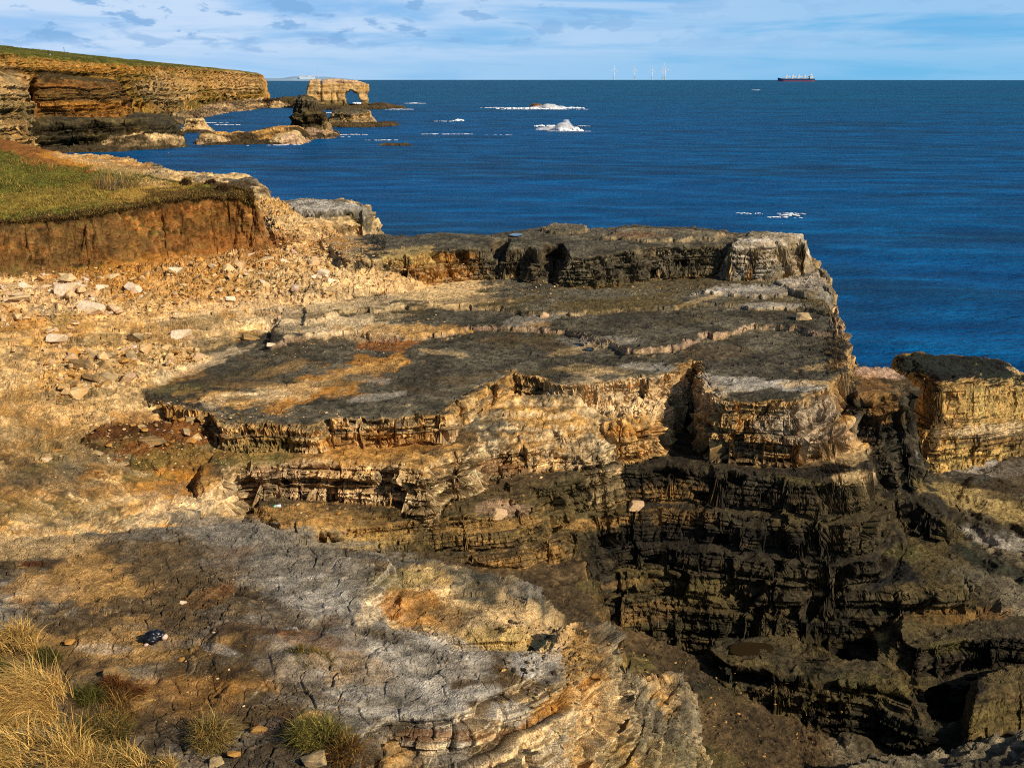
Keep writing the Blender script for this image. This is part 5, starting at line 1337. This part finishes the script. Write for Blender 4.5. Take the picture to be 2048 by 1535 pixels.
# ragged fringe hanging over the lip of the clay
li = np.nonzero((GF['idx'].ravel() == LAY.index(BANK)) & (GF['steep'].ravel() > .12) & (GF['steep'].ravel() < .75) & (GP[..., 2].ravel() > 16.3) & (GF['v'].ravel() > 375))[0]
pk = rng.choice(li, 9000); Bp = GP.reshape(-1, 3)[pk]; n_ = len(pk)
V, Q, C = blades(Bp + [0, -.02, .02], rng.normal(0, .3, (n_, 3)) * [1, 1, 0] + [.1, -.7, 0], rng.uniform(.15, .5, n_), rng.uniform(.02, .04, n_), np.array([PAL[q] for q in ('turf', 'brown', 'straw', 'soil', 'olive')])[rng.integers(0, 5, n_)] * rng.uniform(.6, 1.3, n_)[:, None], 3, 1.5)
tag(mesh_np('turf_fringe', V, Q, BLADE, C, smooth=False), 'ragged brown roots and dead grass hanging over the lip of the clay bank', 'grass', kind='stuff')
# grass over the bank top: one cover
gi = np.nonzero((asg.ravel() == PARTS.index('grass_field')) & (GF['u'].ravel() > -200) & (GF['u'].ravel() < 560))[0]
pk = rng.choice(gi, 42000)
Bp = GP.reshape(-1, 3)[pk] + rng.normal(0, .12, (len(pk), 3)) * [1, 1, 0]
Bc = GF['C'].reshape(-1, 3)[pk] * rng.uniform(.6, 1.7, len(pk))[:, None]
tuf = fbm2(Bp[:, 0] / 1.3, Bp[:, 1] / 1.3, 3, 301)
Ln = (.10 + .16 * sst(-.1, .5, tuf)) * rng.uniform(.5, 1.3, len(pk))
bu_, bv_, _ = project(*Bp.T)
bare = (bu_ < 170) & (bv_ < 318 + bu_ * .05)
Ln = np.where(bare, .05, Ln); Bc = np.where((rng.random(len(pk)) < .25)[:, None] & ~bare[:, None], PAL['straw'] * .8, Bc)
dr = rng.normal(0, .5, (len(pk), 3)) * [1, 1, 0] + np.array([-.2, -.2, 0])
V, Q, C = blades(Bp - [0, 0, .02], dr, Ln, rng.uniform(.02, .045, len(pk)), Bc, 2, .7)
tag(mesh_np('bank_grass', V, Q, BLADE, C, smooth=False), 'short green and straw grass covering the top of the clay bank', 'grass', kind='stuff')
tussock('dead_shrub', 232, 372, 1.3, 700, .95, ('greyg', 'brown', 'straw'), (.1, 0), 'bare grey twiggy shrub standing in the bank grass', 'shrub', .022, .7, .35, 0)
for u, v, lb in ((372, 366, 'rounded brown heather clump at the seaward rim of the bank, left of two'), (420, 368, 'dark brown clump right of the rounded one on the bank rim'), (444, 378, 'dark turf clump at the very corner of the clay bank')):
    tussock('turf_clump', u, v, .42, 700, .28, ('turf', 'soil', 'brown'), (0, 0), lb, 'plant', .03, .8, 1.0, .3)

# ---- pools of water left on the rock
POOL = nodes('pool_water'); pm, pnt, pb = POOL
pb.inputs['Base Color'].default_value = (.004, .012, .02, 1); pb.inputs['Roughness'].default_value = .06; pb.inputs['IOR'].default_value = 1.33; pb.inputs['Specular IOR Level'].default_value = .6
pn = N(pnt, 'ShaderNodeTexNoise', i_Scale=6.0); pbp = N(pnt, 'ShaderNodeBump', i_Strength=.05); pnt.links.new(pn.outputs['Fac'], pbp.inputs['Height']); pnt.links.new(pbp.outputs[0], pb.inputs['Normal'])
PB = nodes('peaty_pool_water'); PB[2].inputs['Base Color'].default_value = (.03, .02, .008, 1); PB[2].inputs['Roughness'].default_value = .15


def pool(u, v, ru, rv, label, mat=pm, lift=.05):
    s = SURF.at(u, v)[0]; w = []
    zs = []
    for a in np.linspace(0, 6.283, 29)[:-1]:
        k = 1 + .3 * float(fbm2(np.array([math.cos(a) * 1.3 + u]), np.array([math.sin(a) * 1.3 + v]), 3, 5)[0])
        q = on_plane(u + ru * k * math.cos(a), v + rv * k * math.sin(a), (s.z + lift, 0, 0)); w.append(q)
    c = on_plane(u, v, (s.z + lift, 0, 0))
    V = [np.array(q) - c for q in w] + [np.array([0, 0, .004])] + [np.array(q) - c - [0, 0, .12] for q in w]
    n = len(w); T = [(i, (i + 1) % n, n) for i in range(n)]; Q = [(i, n + 1 + i, n + 1 + (i + 1) % n, (i + 1) % n) for i in range(n)]
    o = mesh_np('rock_pool', V, Q, mat, smooth=False, T=T); o.location = c
    return tag(o, label, 'pool')


pool(736, 597, 24, 4.5, 'narrow blue rock pool on the pale upper terrace', lift=.07)
pool(1157, 689, 12, 3, 'small blue puddle, left of two on the dark terrace', lift=.06)
pool(1178, 697, 10, 2.6, 'smallest blue puddle beside another on the dark terrace', lift=.06)
pool(1032, 469, 14, 2.6, 'thin blue puddle on the far upper block', lift=.06)
pool(1506, 1297, 46, 13, 'brown peaty pool on the dark tidal bench', PB[0], lift=.05)
pool(1830, 727, 16, 4, 'blue puddle on the dark top of the fallen block', lift=.9) if False else None

# ---- litter
s = SURF.at(305, 1280)[0]
bm = bmesh.new(); bmesh.ops.create_icosphere(bm, subdivisions=4, radius=1)
for v in bm.verts:
    q = v.co * 2.2; n = fbm3(np.array([q.x]), np.array([q.y]), np.array([q.z]), 4, 77)[0]; r = abs(fbm3(np.array([q.x * 2]), np.array([q.y * 2]), np.array([q.z * 2]), 2, 79)[0])
    v.co = v.co * (1 + .55 * n - .35 * r); v.co.x *= .185; v.co.y *= .12; v.co.z *= .105
lump = bobj('black_bag', bm, plain_mat('black_film', (.006, .007, .012), .32, .1, 9, 0, .5), None, True); lump.location = s + Vector((0, 0, .05)); lump.rotation_euler = (0, 0, .35)
tag(lump, 'black crumpled lump with two pale pink flaps lying on the near slab', 'litter')
for (px, py, pz, sx, sy, sz, ra) in ((.20, -.03, -.005, .05, .035, .055, .5), (-.11, -.115, -.05, .055, .022, .03, -.6)):
    bm = bmesh.new(); bmesh.ops.create_icosphere(bm, subdivisions=2, radius=1)
    for v in bm.verts: v.co = Vector((v.co.x * sx * (1 - .3 * v.co.z), v.co.y * sy, v.co.z * sz))
    f = bobj('pale_flap', bm, plain_mat('pale_pink_flap', (.72, .5, .42), .7), lump, True); f.location = (px, py, pz); f.rotation_euler = (.3, ra, ra)
s = SURF.at(552, 1014)[0]
bt = empty('plastic_bottle', s + Vector((0, 0, .06)), 'crushed white and green plastic bottle lying under the pale blocks', 'bottle', rz=.1)
bm = bmesh.new(); tube(bm, [(-.02, 0, 0), (.0, 0, 0), (.14, 0, .01), (.17, 0, .015)], [.03, .058, .062, .05], 10); bobj('body', bm, plain_mat('white_plastic', (.78, .8, .82), .35), bt, True)
bm = bmesh.new(); tube(bm, [(-.13, 0, -.015), (-.02, 0, 0)], [.028, .054], 10); bobj('shoulder', bm, plain_mat('green_plastic', (.22, .62, .42), .35), bt, True)
s = SURF.at(80, 1127)[0]
bm = bmesh.new(); bmesh.ops.create_icosphere(bm, subdivisions=4, radius=1)
for v in bm.verts:
    q = v.co * 2.4; n = fbm3(np.array([q.x]), np.array([q.y]), np.array([q.z]), 4, 87)[0]; v.co = v.co * (1 + .5 * n); v.co.x *= .17; v.co.y *= .13; v.co.z *= .07
o = bobj('soil_clod', bm, plain_mat('wet_soil', (.05, .02, .008), .9, .2, 20), None, True); o.location = s + Vector((0, 0, .02)); tag(o, 'small dark red brown heap of soil on the pale left rock', 'soil')

# ---- breaking waves
FOAM = plain_mat('white_foam', (.86, .88, .9), .75, .06, 3.0, 0, .2)


SPR = nodes('spray_mist'); SPR[2].inputs['Base Color'].default_value = (.9, .92, .94, 1); SPR[2].inputs['Alpha'].default_value = .22; SPR[2].inputs['Roughness'].default_value = .9
bm = bmesh.new(); bmesh.ops.create_icosphere(bm, subdivisions=2, radius=1); bm.verts.index_update()
ICV = np.array([v.co[:] for v in bm.verts]); ICT = np.array([[v.index for v in f.verts] for f in bm.faces]); bm.free()


def surf_line(name, segs, label, cat='wave', kind=None):
    """segs: (u, v, half length px, half depth m, height m, how many lumps)"""
    Vv, Tt = [], []; Vm, Tm = [], []
    c = on_plane(segs[0][0], segs[0][1], (0, 0, 0))
    for (u, v, hl, hd, ht, n) in segs:
        p = on_plane(u, v, (0, 0, 0)); d = math.hypot(p[0], p[1]); rx, ry = p[1] / d, -p[0] / d; sp = hl * d / F
        for i in range(int(n * (2 if ht < .8 else 1))):
            t = float(rng.normal(0, .48)); w = float(rng.normal(0, .4)) + 1.2 * (float(vn2(np.array([t * 3 + v]), np.array([u * .37]))[0]) - .5)
            pf = max(.05, 1 - abs(t)) * (.35 + .65 * float(vn2(np.array([t * 4 + u]), np.array([0.5]))[0]))
            up = rng.random() ** 1.8; h = ht * pf * up
            mist = ht > 2 and up > .35
            x, y = p[0] + rx * t * sp + p[0] / d * w * hd, p[1] + ry * t * sp + p[1] / d * w * hd
            s_ = d / 500
            if ht < .8: sz = np.array([rng.uniform(.15, 1.2) * s_, rng.uniform(.12, .45) * s_, rng.uniform(.04, .10) * s_ + .03])
            else: sz = np.array([rng.uniform(.5, 1.5), rng.uniform(.5, 1.), rng.uniform(.35, .8)]) * s_ * (1.5 if mist else 1.0) * min(1, .45 + ht / 5)
            n_ = 1 + .45 * fbm3(ICV[:, 0] * 1.7 + i * 3.1, ICV[:, 1] * 1.7 + u, ICV[:, 2] * 1.7, 2, 5)
            q = ICV * n_[:, None] * sz
            W_ = np.stack([q[:, 0] * rx - q[:, 1] * ry + x - c[0], q[:, 0] * ry + q[:, 1] * rx + y - c[1], q[:, 2] + h + .12 + sea_z(x, y)], 1)
            A, B = (Vm, Tm) if mist else (Vv, Tt)
            B.append(ICT + len(A) * len(ICV)); A.append(W_)
    o = mesh_np(name, np.concatenate(Vv), None, FOAM, smooth=True, T=np.concatenate(Tt)); o.location = (c[0], c[1], 0)
    if Vm: mesh_np('spray', np.concatenate(Vm), None, SPR[0], smooth=True, T=np.concatenate(Tm), parent=o)
    return tag(o, label, cat, None, kind)


surf_line('breaking_wave', [(1128, 260, 22, 1.2, 3.6, 130), (1124, 261, 11, 1.0, 6.5, 90), (1132, 260, 15, 1.4, 5.2, 60), (1098, 260, 14, 1.0, 2.2, 40), (1152, 262, 14, 1.0, 1.8, 36), (1092, 253, 22, .8, .9, 30), (1168, 253, 16, .6, .4, 8), (1130, 263, 50, .8, .3, 30)], 'bright white breaking wave throwing up spray in open water')
surf_line('breaking_wave', [(1100, 217, 26, 2.5, 3.4, 90), (1060, 218, 60, 2, .9, 70), (1140, 217, 26, 2, 1.0, 40), (1000, 216, 40, 2, .7, 30), (1075, 219, 80, 1.5, .4, 40)], 'long white line of surf around a rusty rock, farther out')
surf_line('breaking_wave', [(917, 242, 9, 1.2, 1.2, 26)], 'small white breaker alone left of the big splash')
surf_line('sea_foam', [(1582, 432, 22, .9, .3, 26), (1560, 436, 26, .6, .2, 10), (1500, 428, 46, 1.0, .15, 8), (1590, 429, 30, .3, .3, 12), (828, 207, 20, 2, .7, 22), (872, 269, 36, .8, .25, 12), (930, 269, 30, .6, .2, 6), (700, 270, 40, .8, .3, 16), (770, 281, 40, .7, .2, 10),
                      (450, 250, 36, .8, .25, 12), (410, 246, 36, .8, .2, 10), (800, 219, 28, 1.5, .5, 26), (716, 208, 11, 2, 1.3, 22), (655, 226, 28, 1.2, .3, 14), (700, 253, 50, .7, .2, 14), (1010, 270, 30, .6, .2, 4), (1510, 180, 8, 3, .3, 4), (880, 243, 30, .6, .2, 5),
                      (640, 275, 40, .7, .2, 12), (560, 291, 60, .6, .2, 10), (230, 297, 80, .6, .15, 12)], 'thin broken white foam streaks around reefs and over the blue sea', 'foam', 'stuff')
